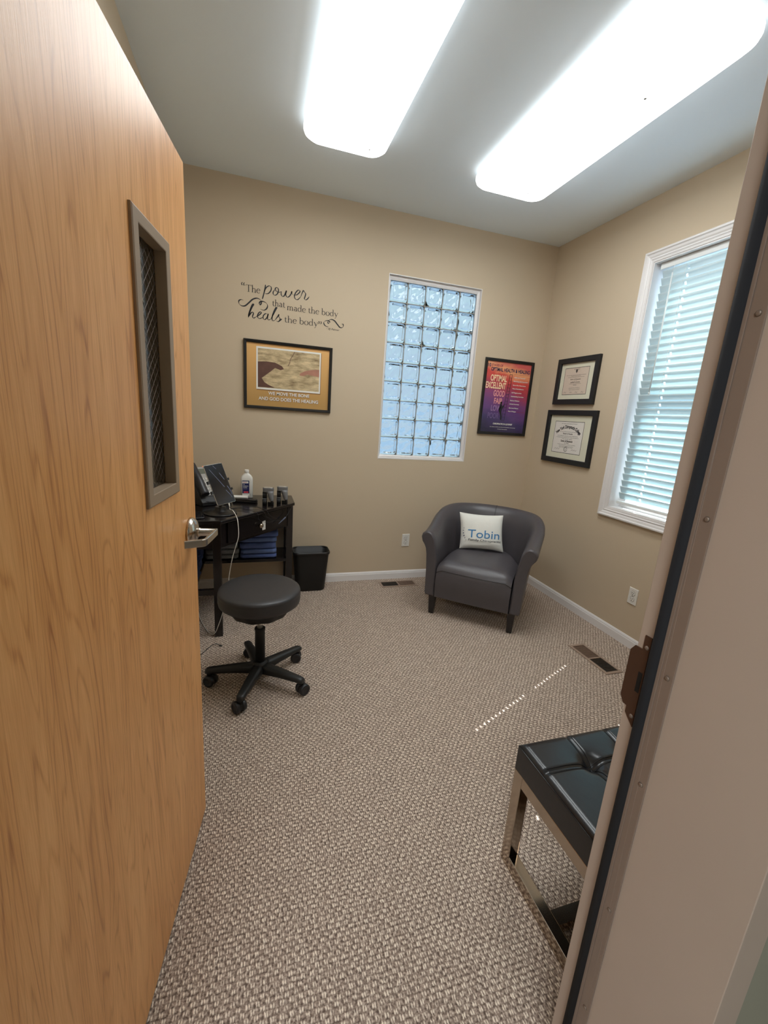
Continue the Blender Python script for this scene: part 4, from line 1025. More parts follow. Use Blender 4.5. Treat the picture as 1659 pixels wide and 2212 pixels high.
# ------------------------------------------------------------------ things on the desk
def bottle():
    root = thing('rubbing_alcohol_bottle', 'frosted white bottle with navy label standing on the corner desk', 'bottle', (-0.053, 3.262, DZ+0.001))
    b = MB(); prof = [(0.040, 0.024, 0.0), (0.0435, 0.0275, 0.004), (0.0435, 0.0275, 0.140), (0.0425, 0.0265, 0.150), (0.034, 0.022, 0.166), (0.020, 0.018, 0.180), (0.0135, 0.0135, 0.187), (0.0130, 0.0130, 0.192)]
    rings = []
    for a, c, z in prof:
        e = 0.45 if z < 0.17 else 0.8
        rings.append([Vector((a*math.copysign(abs(math.cos(t))**e, math.cos(t)), c*math.copysign(abs(math.sin(t))**e, math.sin(t)), z)) for t in [2*PI*k/40 for k in range(40)]])
    b.loft(rings); b.build('bottle_body', M['bottle'], root)
    b = MB(); b.lathe([(0.0155, 0.190), (0.016, 0.192), (0.016, 0.208), (0.0145, 0.211)], n=30); b.build('cap', M['paper'], root)
    y = -0.0278
    f = lambda x, z: (x, y-0.0003, z); 
    def q(bb, x0, x1, z0, z1, yy): bb.add([(x0, yy, z0), (x1, yy, z0), (x1, yy, z1), (x0, yy, z1)], [(0, 1, 2, 3)])
    b = MB(); q(b, -0.031, 0.018, 0.018, 0.133, y); lb = b.build('label_panel', M['paper'], root)
    b = MB(); q(b, -0.031, 0.018, 0.036, 0.133, y-0.0002); b.build('label_field', M['navy'], lb)
    b = MB(); q(b, -0.031, 0.012, 0.112, 0.127, y-0.0004); b.build('label_band', M['paper'], lb)
    b = MB(); q(b, -0.022, 0.011, 0.039, 0.052, y-0.0004); b.build('label_strip', M['label_red'], lb)
    b = MB(); g = lambda x, z: (x, y-0.0006, z)
    put_text(b, '70%', g, -0.026, 0.101, width=0.013, height=0.005, size=.03, bold=.0004); put_text(b, 'ISOPROPYL', g, -0.026, 0.088, width=0.038, height=0.0065, size=.03, bold=.0008); put_text(b, 'ALCOHOL', g, -0.026, 0.077, width=0.030, height=0.0065, size=.03, bold=.0008)
    put_text(b, 'first aid antiseptic', g, -0.026, 0.068, width=0.03, height=0.0028, size=.03)
    b.build('label_lettering', M['paper'], lb)
    b = MB(); put_text(b, 'RUBBING', g, -0.028, 0.1165, width=0.030, height=0.006, size=.03, bold=.0004); b.build('brand_line', M['label_red'], lb)
bottle()

def flat_things():
    root = thing('notepad', 'thick white paper pad lying behind the black case beside the bottle', 'notepad', (-0.098, 3.155, DZ+0.0008), -0.10)
    b = MB(); b.box(-0.05, 0.05, -0.022, 0.045, 0, 0.029); b.build('paper_block', M['paper'], root, bevel=0.001)
    root = thing('black_case', 'flat black case lying on the desk in front of the bottle', 'case', (-0.062, 3.095, DZ+0.0008), -0.30)
    b = MB(); b.loft([rrect(-0.085, 0.085, -0.026, 0.018, 0.010, 0.0), rrect(-0.087, 0.087, -0.028, 0.020, 0.012, 0.008), rrect(-0.087, 0.087, -0.028, 0.020, 0.012, 0.012)]); b.build('case_body', M['matte'], root)
    b = MB(); b.loft([rrect(-0.084, 0.085, -0.026, 0.019, 0.012, 0.0145), rrect(-0.084, 0.085, -0.026, 0.019, 0.012, 0.022), rrect(-0.080, 0.081, -0.022, 0.015, 0.010, 0.026)]); b.build('lid', M['plastic'], root)
    b = MB(); b.box(-0.055, 0.05, -0.0275, -0.0255, 0.0122, 0.0143); b.build('hinge_strip', M['bronze'], root)
    root = thing('mobile_phone', 'black mobile phone lying face up on the desk edge by the door', 'mobile phone', (-0.335, 2.690, DZ+0.0008), 0.22)
    b = MB(); b.loft([rrect(-0.036, 0.036, -0.076, 0.076, 0.010, 0.0), rrect(-0.037, 0.037, -0.077, 0.077, 0.011, 0.003), rrect(-0.036, 0.036, -0.076, 0.076, 0.010, 0.008)]); b.build('phone_body', M['plastic'], root)
    b = MB(); b.loft([rrect(-0.033, 0.033, -0.072, 0.072, 0.007, 0.0081), rrect(-0.033, 0.033, -0.072, 0.072, 0.007, 0.0086)]); b.build('screen', M['screen'], root)
flat_things()

def tablet():
    BL = Vector((-0.213, 2.680, 0.832)); BR = Vector((-0.111, 2.755, 0.846)); TL = Vector((-0.283, 2.765, 1.068))
    ex = (BR-BL).normalized(); ez = (TL-BL); ez = (ez-ex*ez.dot(ex)); Hh = ez.length; ez.normalize(); ey = ez.cross(ex); Ww = (BR-BL).length
    c0 = BL
    T = Matrix.Identity(4); T.col[0][:3] = ex; T.col[1][:3] = ey; T.col[2][:3] = ez; T.col[3][:3] = c0
    root = thing('tablet', 'dark upright tablet tilted in a stand in front of the desk phone', 'tablet')
    root.matrix_world = T
    def rr(i, y, r=0.008): return [Vector((p.x, y, p.y)) for p in rrect(i, Ww-i, i, Hh-i, max(r-i, .002), 0)]
    b = MB(); b.loft([rr(0.002, 0.008), rr(0.0, 0.006), rr(0.0, 0.001), rr(0.0015, -0.0003), rr(0.0022, -0.0004)]); b.build('tablet_body', M['silver'], root)
    b = MB(); b.loft([rr(0.0022, -0.0004), rr(0.0024, -0.0009)]); b.build('screen', M['screen'], root)
    b = MB(); f = lambda x, z: (x, -0.0012, z)
    for pts, w in (([(0.028, 0.232), (0.050, 0.185), (0.066, 0.15)], .0022), ([(0.060, 0.25), (0.075, 0.225)], .002), ([(0.06, 0.165), (0.082, 0.115), (0.088, 0.105)], .003), ([(0.085, 0.20), (0.096, 0.17), (0.104, 0.15)], .0035), ([(0.088, 0.085), (0.108, 0.045), (0.112, 0.03)], .003), ([(0.106, 0.11), (0.118, 0.07), (0.119, 0.05)], .004)):
        stroke(b, pts, w*0.4, w, f, 2.0)
    b.build('smudges', M['smear'], root)
    # stand: disc foot, curved neck, sprung clamp
    fx, fy = -0.205, 2.765
    st = thing('tablet_stand', 'black round-footed stand clamping the tablet on the desk', 'tablet stand', (fx, fy, DZ+0.0008))
    b = MB(); b.lathe([(0.098, 0.0), (0.100, 0.003), (0.098, 0.007), (0.07, 0.010), (0.045, 0.014), (0.036, 0.022), (0.034, 0.040), (0.030, 0.044)], n=48); b.build('foot', M['plastic'], st)
    cb = c0+ex*Ww*0.55+ez*Hh*0.45+ey*0.018 - Vector((fx, fy, DZ+0.0008))
    b = MB(); pts = catmull([(0, 0, 0.038), (0.0, 0.03, 0.08), (0.01, 0.05, 0.12), cb+ey*0.02, cb+ey*0.002], 6); b.tube(pts, 0.011, 12); b.build('neck', M['plastic'], st)
    b = MB()
    O = Vector((fx, fy, DZ+0.0008))
    def TT(v): return c0+ex*v.x+ey*v.y+ez*v.z-O
    for zz in (0.115, 0.052+0.12-0.01*0):
        pass
    for zz in (0.085, 0.150):
        b.box(-0.006, Ww+0.006, 0.010, 0.017, zz-0.007, zz+0.007, T=TT)
        b.box(Ww+0.001, Ww+0.007, -0.006, 0.0095, zz-0.007, zz+0.007, T=TT); b.box(-0.012, -0.001, -0.006, 0.0095, zz-0.009, zz+0.009, T=TT)
    b.build('clamp', M['matte'], st)
    return c0+ex*Ww*0.60-ez*0.002
tab_port = tablet()

def desk_phone():
    root = thing('desk_phone', 'black and grey desk telephone behind the tablet, half hidden by the door', 'telephone', (-0.305, 3.095, DZ+0.0008), 0.62)
    # wedge body: front low, back high
    b = MB(); b.loft([[Vector((x, -0.11, 0.0)), Vector((x, 0.10, 0.0)), Vector((x, 0.115, 0.12)), Vector((x, 0.09, 0.235)), Vector((x, -0.085, 0.055)), Vector((x, -0.11, 0.025))] for x in (-0.11, 0.11)], smooth=False)
    b.build('phone_body', M['plastic'], root, bevel=0.006, seg=3)
    # face slope from (-0.085,0.055) to (0.09,0.235)
    s0 = Vector((0, -0.085, 0.055)); e = Vector((0, 0.175, 0.180)); Lf = e.length; e.normalize(); nrm = Vector((0, -e.z, e.y))
    def F(v): return s0+Vector((v.x, 0, 0))+e*v.y+nrm*v.z
    b = MB(); b.box(-0.055, 0.104, 0.01, Lf-0.004, 0.0, 0.005, T=F); b.build('face_plate', M['phone_grey'], root, bevel=0.002)
    b = MB(); b.box(-0.045, 0.070, Lf-0.062, Lf-0.020, 0.0055, 0.0065, T=F); b.build('display', M['lcd'], root)
    b = MB()
    for r_ in range(5):
        for c in range(5):
            b.box(-0.045+c*0.028, -0.024+c*0.028, 0.025+r_*0.028, 0.040+r_*0.028, 0.005, 0.009, T=F)
    b.build('keypad', M['keys'], root, bevel=0.001)
    b = MB(); b.box(0.012, 0.028, Lf-0.004, Lf+0.002, 0.0, 0.006, T=F); b.build('message_lamp', M['led'], root)
    b = MB()
    rings = []
    for i in range(17):
        t = i/16; y = 0.0+t*(Lf+0.0); hgt = 0.034+0.018*math.sin(t*PI); wd = 0.021+0.007*abs(2*t-1)**2; tk = 0.014+0.010*abs(2*t-1)**3
        rings.append([F(Vector((-0.083+wd*math.cos(a), y, hgt+tk*math.sin(a)))) for a in [2*PI*k/16 for k in range(16)]])
    b.loft(rings); b.build('handset', M['grey_dark'], root)
    b = MB()
    pts = []
    for i in range(150):
        t = i/149; base = Vector((-0.085+0.14*t, -0.12-0.035*math.sin(t*PI), 0.030-0.018*t)); a = t*2*PI*22
        pts.append(base+Vector((0, math.cos(a)*0.006, math.sin(a)*0.006)))
    b.tube(pts, 0.0018, 6); b.build('coiled_cord', M['cable_b'], root)
M['keys'] = mat('pale_keys', (206, 202, 194), 0.4, noise=(50, 0.04)); M['grey_dark'] = mat('handset_plastic', (48, 48, 52), 0.35, noise=(30, 0.04))
desk_phone()

def device(x0, xh, y, rz, label):
    """handheld instrument resting head-up in a small stand; local x to the right along the wall"""
    root = thing('handheld_massager', label, 'handheld device', (x0, y, DZ+0.0008), rz, 'handheld devices on the desk')
    b = MB()
    # head: short upright barrel
    b.loft([rrect(-0.036, 0.038, -0.022, 0.026, 0.018, z, 5) for z in (0.096, 0.100, 0.122, 0.126)]); hd_ = b.build('device_head', M['grey_plastic'], root)
    b = MB(); b.loft([rrect(-0.033, 0.035, -0.0195, 0.0235, 0.016, 0.1262, 5), rrect(-0.030, 0.032, -0.017, 0.021, 0.015, 0.1292, 5)]); b.build('silver_cap', M['silver'], root)
    b = MB(); rings = []
    for t, cx, w, d in ((0, 0.014, 0.024, 0.020), (0.25, 0.016, 0.0225, 0.019), (0.6, 0.021, 0.0185, 0.017), (0.92, 0.026, 0.0150, 0.015), (1, 0.027, 0.012, 0.012)):
        z = 0.104-0.070*t; rings.append([Vector((cx+w*math.cos(a), -0.006-0.010*t+d*math.sin(a), z)) for a in [2*PI*k/20 for k in range(20)]])
    b.loft(rings); b.build('grip', M['grey_plastic'], root)
    b = MB(); b.tube([(0.027, -0.016, 0.036), (0.029, -0.018, 0.022), (0.031, -0.020, 0.010)], [0.009, 0.007, 0.0045], 10); b.build('cable_boot', M['matte'], root)
    b = MB(); b.loft([rrect(-0.038, -0.010, -0.018, 0.030, 0.006, z, 4) for z in (0.0, 0.040)]); b.loft([rrect(-0.037, -0.010, -0.014, 0.028, 0.006, z, 4) for z in (0.0405, 0.096)])
    b.box(-0.004, 0.036, 0.006, 0.030, 0.0, 0.02)
    b.build('stand_block', M['matte'], root)
    b = MB(); b.loft([rrect(-0.0385, -0.0095, -0.0185, 0.0305, 0.006, z, 4) for z in (0.044, 0.049)]); b.build('collar_ring', M['grey_plastic'], root)
device(0.094, 0, 2.995, -0.15, 'dark grey handheld device with silver cap, nearer the bottle')
device(0.194, 0, 3.045, -0.15, 'dark grey handheld device with silver cap, nearer the desk corner')

def cables():
    # thin black leads trailing over the drawer front
    root = thing('black_cable', 'thin black leads hanging over the drawer front with a plug', 'cable', (0.10, 2.90, DZ))
    O = Vector((0.10, 2.90, DZ))
    P0 = Vector((-0.192, 2.612)); P1 = Vector((0.240, 3.092)); dd = (P1-P0).normalized(); nn = Vector((dd.y, -dd.x))
    def FR(x, z, o=0.036):     # a point in front of the diagonal, by its x
        s = (x-P0.x)/dd.x; p = P0+dd*s+nn*o; return Vector((p.x, p.y, z))
    top = DZ+0.003
    c1 = [(0.224, 3.022, DZ+0.012), (0.235, 3.005, top), FR(0.246, DZ-0.004, 0.042), FR(0.225, 0.715), FR(0.200, 0.680), FR(0.175, 0.660), FR(0.145, 0.645)]
    c2 = [(0.165, 2.985, top+.002), FR(0.178, DZ+0.002, 0.040), FR(0.200, 0.735), FR(0.208, 0.700), FR(0.185, 0.665), FR(0.160, 0.650)]
    c3 = [(-0.16, 2.86, top), (-0.10, 2.90, top), (-0.03, 2.86, top), FR(0.02, DZ+0.002, 0.042), FR(0.055, 0.715), FR(0.095, 0.680), FR(0.150, 0.660)]
    c4 = [(-0.17, 2.84, top), (-0.11, 2.84, top), FR(-0.02, DZ+0.002, 0.042), FR(0.0, 0.715), FR(0.03, 0.688), FR(0.075, 0.672), FR(0.10, 0.670)]
    c5 = [(-0.15, 2.88, top), (-0.08, 2.94, top), (0.0, 2.95, top), (0.03, 2.93, top), FR(0.045, DZ+0.002, 0.042), FR(0.075, 0.72), FR(0.11, 0.69), FR(0.13, 0.675)]
    for c in (c1, c2, c3, c4, c5):
        b = MB(); b.tube([Vector(p)-O for p in catmull(c, 8)], 0.0014, 6); b.build('lead', M['cable_b'], root)
    b = MB(); a = FR(0.190, 0.672)-O; c = FR(0.140, 0.640)-O; b.tube([a, a+(c-a)*0.55], 0.0045, 8); b.tube([a+(c-a)*0.55, c], 0.0030, 8); b.build('plug', M['usb'], root)
    # white charging cable from tablet to floor
    root = thing('charging_cable', 'white charging cable hanging from the tablet down past the stool', 'cable', tuple(tab_port))
    O = tab_port
    pts = [tuple(tab_port), (tab_port.x+0.006, tab_port.y-0.015, tab_port.z-0.035), (-0.125, 2.63, 0.815), (-0.100, 2.56, 0.790), (-0.091, 2.52, 0.755), (-0.089, 2.50, 0.690), (-0.103, 2.49, 0.636), (-0.124, 2.49, 0.560), (-0.141, 2.49, 0.470), (-0.150, 2.49, 0.400),
           (-0.165, 2.51, 0.300), (-0.19, 2.54, 0.180), (-0.215, 2.545, 0.100), (-0.240, 2.60, 0.035), (-0.275, 2.85, 0.004), (-0.335, 2.875, 0.004), (-0.38, 2.98, 0.004)]
    pts[13:] = [(-0.235, 2.56, 0.045), (-0.262, 2.60, 0.012), (-0.300, 2.68, 0.004), (-0.352, 2.83, 0.004), (-0.38, 2.96, 0.004)]
    b = MB(); b.tube([Vector(p)-O for p in catmull(pts, 8)], 0.0021, 8); b.build('cord', M['cable_w'], root)
    d_ = (Vector(pts[1])-Vector(pts[0])).normalized()
    b = MB(); b.tube([d_*0.0005, d_*0.024], [0.005, 0.004], 10); b.build('plug', M['cable_w'], root)
    # black cord end on the carpet by the door
    root = thing('power_cord', 'thin black cord end lying on the carpet by the door edge', 'cable', (-0.25, 2.45, 0))
    O = Vector((-0.25, 2.45, 0))
    pts = [(-0.36, 2.28, 0.003), (-0.300, 2.39, 0.003), (-0.268, 2.45, 0.004), (-0.240, 2.478, 0.010), (-0.216, 2.480, 0.010), (-0.205, 2.468, 0.006)]
    b = MB(); b.tube([Vector(p)-O for p in catmull(pts, 8)], 0.0020, 6); b.build('cord', M['cable_b'], root)
    b = MB(); b.tube([Vector((-0.205, 2.468, 0.006))-O, Vector((-0.190, 2.462, 0.005))-O], [0.0045, 0.0035], 8); b.build('plug', M['cable_b'], root)
cables()

# ------------------------------------------------------------------ waste basket
def basket():
    root = thing('waste_basket', 'black rectangular plastic waste basket between the desk and the wall vent', 'waste basket', (0.440, 3.262, 0))
    b = MB(); w0, d0, w1, d1, H = 0.116, 0.068, 0.142, 0.088, 0.335
    def ring(t, i=0.0, z=None): w = w0+(w1-w0)*t-i; d = d0+(d1-d0)*t-i; return rrect(-w, w, -d, d, 0.045-i, H*t if z is None else z, 6)
    b.loft([ring(0.0, 0.006), ring(0.02), ring(0.5), ring(0.93), ring(1.0), ring(1.0, 0.003), ring(0.5, 0.003), ring(0.02, 0.004)], cap0=True, cap1=True)
    b.build('bin_body', M['matte'], root)
    b = MB()
    rr_ = [rrect(-w1-a, w1+a, -d1-a, d1+a, 0.047, z, 6) for a, z in ((0.0, H-0.018), (0.006, H-0.018), (0.007, H-0.004), (0.004, H+0.001), (-0.001, H+0.001), (-0.003, H-0.004), (-0.002, H-0.016))]
    b.loft(rr_, cap0=False, cap1=False); b.build('rim', M['plastic'], root)
basket()

# ------------------------------------------------------------------ rolling stool
def stool():
    root = thing('rolling_stool', 'round black vinyl stool on five black castors in front of the desk', 'stool', (0.027, 2.083, 0))
    b = MB(); b.lathe([(0.165, 0.457), (0.192, 0.459), (0.202, 0.466), (0.205, 0.480), (0.2055, 0.508), (0.2035, 0.518), (0.2045, 0.521), (0.202, 0.530), (0.193, 0.537), (0.17, 0.5415), (0.10, 0.5435), (0.01, 0.544)], n=72); b.build('seat', M['vinyl'], root)
    b = MB(); ring = []
    prof = [(0.172, 0.4568), (0.168, 0.444), (0.150, 0.424), (0.138, 0.404), (0.110, 0.396), (0.04, 0.394)]
    rings = []
    for r_, z in prof: rings.append([Vector((r_*(1+0.025*math.cos(10*a))*math.cos(a), r_*(1+0.025*math.cos(10*a))*math.sin(a), z)) for a in [2*PI*k/80 for k in range(80)]])
    b.loft(rings); b.build('seat_underside', M['matte'], root)
    b = MB(); b.lathe([(0.0145, 0.30), (0.0145, 0.395)], n=20); b.build('piston', M['silver'], root)
    b = MB(); b.lathe([(0.0265, 0.10), (0.0255, 0.300), (0.0275, 0.304), (0.0275, 0.312), (0.0225, 0.314)], n=28); b.build('column', M['matte'], root)
    b = MB(); b.lathe([(0.030, 0.055), (0.044, 0.065), (0.046, 0.090), (0.040, 0.108), (0.030, 0.122)], n=28); b.build('hub', M['matte'], root)
    for i in range(5):
        a = math.radians(33+72*i); dx_, dy_ = math.cos(a), math.sin(a); sx_, sy_ = -dy_, dx_
        b = MB(); rings = []
        for t, w, z0, z1 in ((0.02, 0.026, 0.052, 0.112), (0.06, 0.025, 0.056, 0.108), (0.12, 0.022, 0.062, 0.106), (0.19, 0.0195, 0.066, 0.102), (0.245, 0.0175, 0.068, 0.099), (0.262, 0.016, 0.068, 0.097), (0.274, 0.011, 0.070, 0.090)):
            ring = []
            for k in range(14):
                q = 2*PI*k/14; cx = math.copysign(abs(math.cos(q))**0.7, math.cos(q)); cz = math.copysign(abs(math.sin(q))**0.7, math.sin(q))
                w2 = w*1.2; ring.append(Vector((dx_*t+sx_*w2*cx, dy_*t+sy_*w2*cx, (z0+z1)/2+(z1-z0)/2*cz)))
            rings.append(ring)
        b.loft(rings); lg = b.build('leg', M['leg_black'], root)
        # castor: hood, twin wheels
        ca = a+random.choice((1.9, -2.2, 2.6, 1.2)) if i else a+2.4
        cx, cy = dx_*0.258, dy_*0.258; wx, wy = math.cos(ca), math.sin(ca); ax = Vector((-wy, wx, 0)); fw = Vector((wx, wy, 0))
        c = Vector((cx, cy, 0))+fw*0.012
        b = MB(); b.tube([Vector((cx, cy, 0.050)), Vector((cx, cy, 0.074))], 0.010, 10)
        cs_rings = []
        for o in (-0.006, 0.006):
            cs_rings.append([c+ax*o+fw*0.0265*math.cos(q)+Vector((0, 0, 0.031+0.028*math.sin(q))) for q in [PI*(-0.15+1.3*k/12) for k in range(13)]])
        b.loft(cs_rings, smooth=False); cs = b.build('castor', M['matte'], lg)
        for o in (-1, 1):
            b = MB(); rings = []
            for r_, oo in ((0.010, 0.0062), (0.028, 0.0064), (0.030, 0.010), (0.030, 0.023), (0.027, 0.027), (0.020, 0.027), (0.018, 0.025), (0.004, 0.025)):
                rings.append([c+ax*o*oo+fw*r_*math.cos(q)+Vector((0, 0, 0.0305+r_*math.sin(q))) for q in [2*PI*k/24 for k in range(24)]])
            b.loft(rings); b.build('wheel', M['wheel_black'], lg)
M['wheel_black'] = mat('castor_wheel', (34, 33, 36), 0.4, noise=(40, 0.05))
M['leg_black'] = mat('stool_leg_nylon', (28, 28, 28), 0.45, noise=(40, 0.05), bump=(400, 0.1, 0.0005))
stool()

# ------------------------------------------------------------------ tub chair and its pillow
def tub_chair():
    t = Vector((0.755, -0.656)); ang = math.atan2(t.y, t.x)
    root = thing('tub_chair', 'charcoal leather tub armchair with rolled arms in the corner', 'armchair', (1.503, 2.485, 0), ang)
    # U path: local x right, y back
    hw, ystr, ry = 0.312, 0.26, 0.345
    path = []
    for i in range(9): path.append((-hw, -0.02+(ystr+0.02)*i/9, -1, 0))
    for i in range(33):
        a = PI-PI*i/32; c, s_ = math.cos(a), math.sin(a)
        c2 = math.copysign(abs(c)**0.85, c); s2 = abs(s_)**0.85
        nx, ny = c/hw, s_/ry; l = math.hypot(nx, ny); path.append((hw*c2, ystr+ry*s2, nx/l, ny/l))
    for i in range(9): path.append((hw, ystr-(ystr+0.02)*(i+1)/9, 1, 0))
    def section(x, y, nx, ny, scale=1.0):
        bk = smooth01(y/0.55)
        h = 0.640+0.125*bk
        lean = 0.020+0.035*bk           # whole wall leans outwards towards the top
        roll = 1.0-0.25*bk
        pf = [(-0.040, 0.155), (-0.040, 0.30), (-0.040, 0.42), (-0.036, h-0.13), (-0.026, h-0.05), (-0.008, h-0.016), (0.016, h-0.001), (0.042, h-0.004), (0.066*roll+0.002, h-0.020), (0.077*roll, h-0.045), (0.072*roll, h-0.075),
              (0.055*roll, h-0.100), (0.044, h-0.125), (0.038, h-0.17), (0.035, 0.34), (0.034, 0.22), (0.033, 0.165), (0.026, 0.150), (-0.03, 0.150)]
        out = []
        for o, z in pf:
            f = (z-0.15)/(h-0.15); oo = (o*scale)+lean*f*f*1.2
            out.append(Vector((x+nx*oo, y+ny*oo, z)))
        return out
    b = MB(); rings = [section(*p) for p in path]
    # rounded front ends
    def endring(ring, dy, s_): 
        c = sum(ring, Vector())/len(ring); return [Vector((c.x+(p.x-c.x)*s_, p.y+dy, c.z+(p.z-c.z)*(1-(1-s_)*0.25))) for p in ring]
    first = [endring(rings[0], -0.016, 0.80), endring(rings[0], -0.010, 0.94)]
    last = [endring(rings[-1], -0.010, 0.94), endring(rings[-1], -0.016, 0.80)]
    b.loft(first+rings+last)
    body = b.build('shell', M['leather'], root)
    # vertical back seam and arm-front seams
    b = MB(); n = len(path)//2; sec = section(*path[n])
    b.tube([sec[k]+Vector((0, -0.0006, 0.0005)) for k in range(2, 9)], 0.0022, 5)
    b.build('seam', M['leather_seam'], body)
    # seat block
    b = MB(); N, K = 24, 20; hwS = 0.268
    grid = []
    for j in range(K+1):
        v = j/K; y = -0.030+v*0.60
        row = []
        for i in range(N+1):
            u = -1+2*i/N; lim = hwS
            if y > ystr: lim = hwS*math.sqrt(max(0.02, 1-((y-ystr)/0.335)**2))
            x = u*lim
            crown = 0.022*(1-abs(u)**3)*(1-abs(2*v-0.9)**3) if v > 0 else 0
            z = 0.420+0.004*v+crown
            z -= 0.028*max(0, abs(u)-0.86)/0.14 + (0.022*(1-v/0.08)**2 if v < 0.08 else 0)
            # centre pinch crease running back
            z -= 0.010*math.exp(-((x-0.01-0.02*(v-.5))/0.008)**2)*smooth01((v-0.28)/0.2)
            row.append(Vector((x, y, z)))
        grid.append(row)
    verts = [p for r_ in grid for p in r_]; F_ = [(j*(N+1)+i, j*(N+1)+i+1, (j+1)*(N+1)+i+1, (j+1)*(N+1)+i) for j in range(K) for i in range(N)]
    b.add(verts, F_, 0, True)
    # front drop with gentle belly
    fr = []
    for k in range(9):
        s_ = k/8; z = grid[0][0].z*(1-s_)+0.152*s_
        fr.append([Vector((grid[0][i].x, -0.030-0.014*math.sin(PI*min(1, s_*1.1))-0.016*(1-(-1+2*i/N)**2)*(1-s_*0.6), grid[0][i].z*(1-s_)+(0.152-0.0*abs(i))*s_)) for i in range(N+1)])
    fv = [p for r_ in [grid[0]]+fr[1:] for p in r_]
    b.add(fv, [(j*(N+1)+i+1, j*(N+1)+i, (j+1)*(N+1)+i, (j+1)*(N+1)+i+1) for j in range(8) for i in range(N)], 0, True)
    b.box(-hwS, hwS, -0.030, 0.50, 0.150, 0.154)
    b.build('seat', M['leather'], root)
    b = MB(); b.tube([g+Vector((0, -0.001, 0.001)) for g in fr[1]], 0.002, 5); b.build('front_piping', M['leather_seam'], root)
    for x, y in ((-0.290, 0.010), (0.290, 0.010), (-0.200, 0.50), (0.200, 0.50)):
        b = MB(); sx_ = 0.0
        b.loft([rrect(x-w, x+w, y-w, y+w, 0.004, z, 2) for w, z in ((0.0185, 0.0), (0.0265, 0.1495))], smooth=False)
        b.build('leg', M['black_wood'], root)
M['leather_seam'] = mat('leather_seam', (40, 36, 36), 0.5)
tub_chair()

def pillow():
    c = Vector((1.736, 2.842, 0.585)); ex = Vector((0.905, -0.424, 0.015)).normalized()
    up_ = Vector((0.02, 0.085, 0.27)); up_ = (up_-ex*up_.dot(ex)).normalized(); ey = up_.cross(ex)      # ey points to the back
    T = Matrix.Identity(4); T.col[0][:3] = ex; T.col[1][:3] = ey; T.col[2][:3] = up_; T.col[3][:3] = c
    root = thing('throw_pillow', 'white square pillow with blue and black printed name on the armchair', 'pillow'); root.matrix_world = T
    hw, hh = 0.172, 0.146
    rnd = random.Random(4)
    def surf(u, v, side):
        # u,v in -1..1
        pin = 1-0.075*(1-abs(u)**2)*abs(v)**3; pix = 1-0.06*(1-abs(v)**2)*abs(u)**3
        x = u*hw*pix-0.010*v; z = v*hh*pin
        z += 0.012*max(0, abs(u)-0.6)*(1 if v < 0 else -0.3)*0
        th = 0.058*(max(0, (1-abs(u)**2.6))*max(0, (1-abs(v)**2.6)))**0.55
        th *= 1.0-0.15*v
        wr = 0.004*math.exp(-((v+0.52+0.15*u)/0.07)**2)*(1-u*u)+0.003*math.exp(-((v+0.75-0.1*u)/0.05)**2)*(1-u*u)-0.005*math.exp(-((v+0.35+0.35*(u+1)*0.5)/0.06)**2)*smooth01(-u-0.1)
        wr += 0.003*math.sin(6*v+9*u)*smooth01(abs(u)-0.55)
        return Vector((x, (-1 if side == 0 else 0.6)*th-(wr if side == 0 else 0), z))
    b = MB(); N = 36
    F_ = [(a*(N+1)+q, (a+1)*(N+1)+q, (a+1)*(N+1)+q+1, a*(N+1)+q+1) for a in range(N) for q in range(N)]
    A_ = [surf(-1+2*a/N, -1+2*q/N, 0) for a in range(N+1) for q in range(N+1)]; B_ = [surf(-1+2*a/N, -1+2*q/N, 1) for a in range(N+1) for q in range(N+1)]
    b.add(A_, F_, 0, True); b.add(B_, [f[::-1] for f in F_], 0, True)
    b.build('cushion', M['pillow'], root)
    def f(x, z): p = surf(max(-0.99, min(0.99, x/hw)), max(-0.99, min(0.99, z/hh)), 0); return (x, p.y-0.0026, z)
    b = MB(); put_text(b, 'Tobin', f, -0.108, -0.052, width=0.245, height=0.062, size=0.06, sub=0.012); b.build('blue_lettering', M['txt_blue'], root)
    b = MB(); put_text(b, 'Family Chiropractic', f, -0.100, -0.078, width=0.252, height=0.0165, size=0.02, bold=0.0002, sub=0.012); b.build('black_lettering', M['txt_dark'], root)
    b = MB()
    for k, (x, z, r_) in enumerate(((-0.140, 0.018, .0028), (-0.144, -0.002, .0034), (-0.142, -0.022, .0042), (-0.136, -0.042, .0046), (-0.128, -0.060, .0034), (-0.120, -0.076, .0028), (-0.124, -0.088, .002))):
        b.add([f(x+r_*math.cos(a*PI/5), z+r_*math.sin(a*PI/5)) for a in range(10)], [tuple(range(10))])
    b.build('printed_dots', M['navy_ink'], root)
pillow()

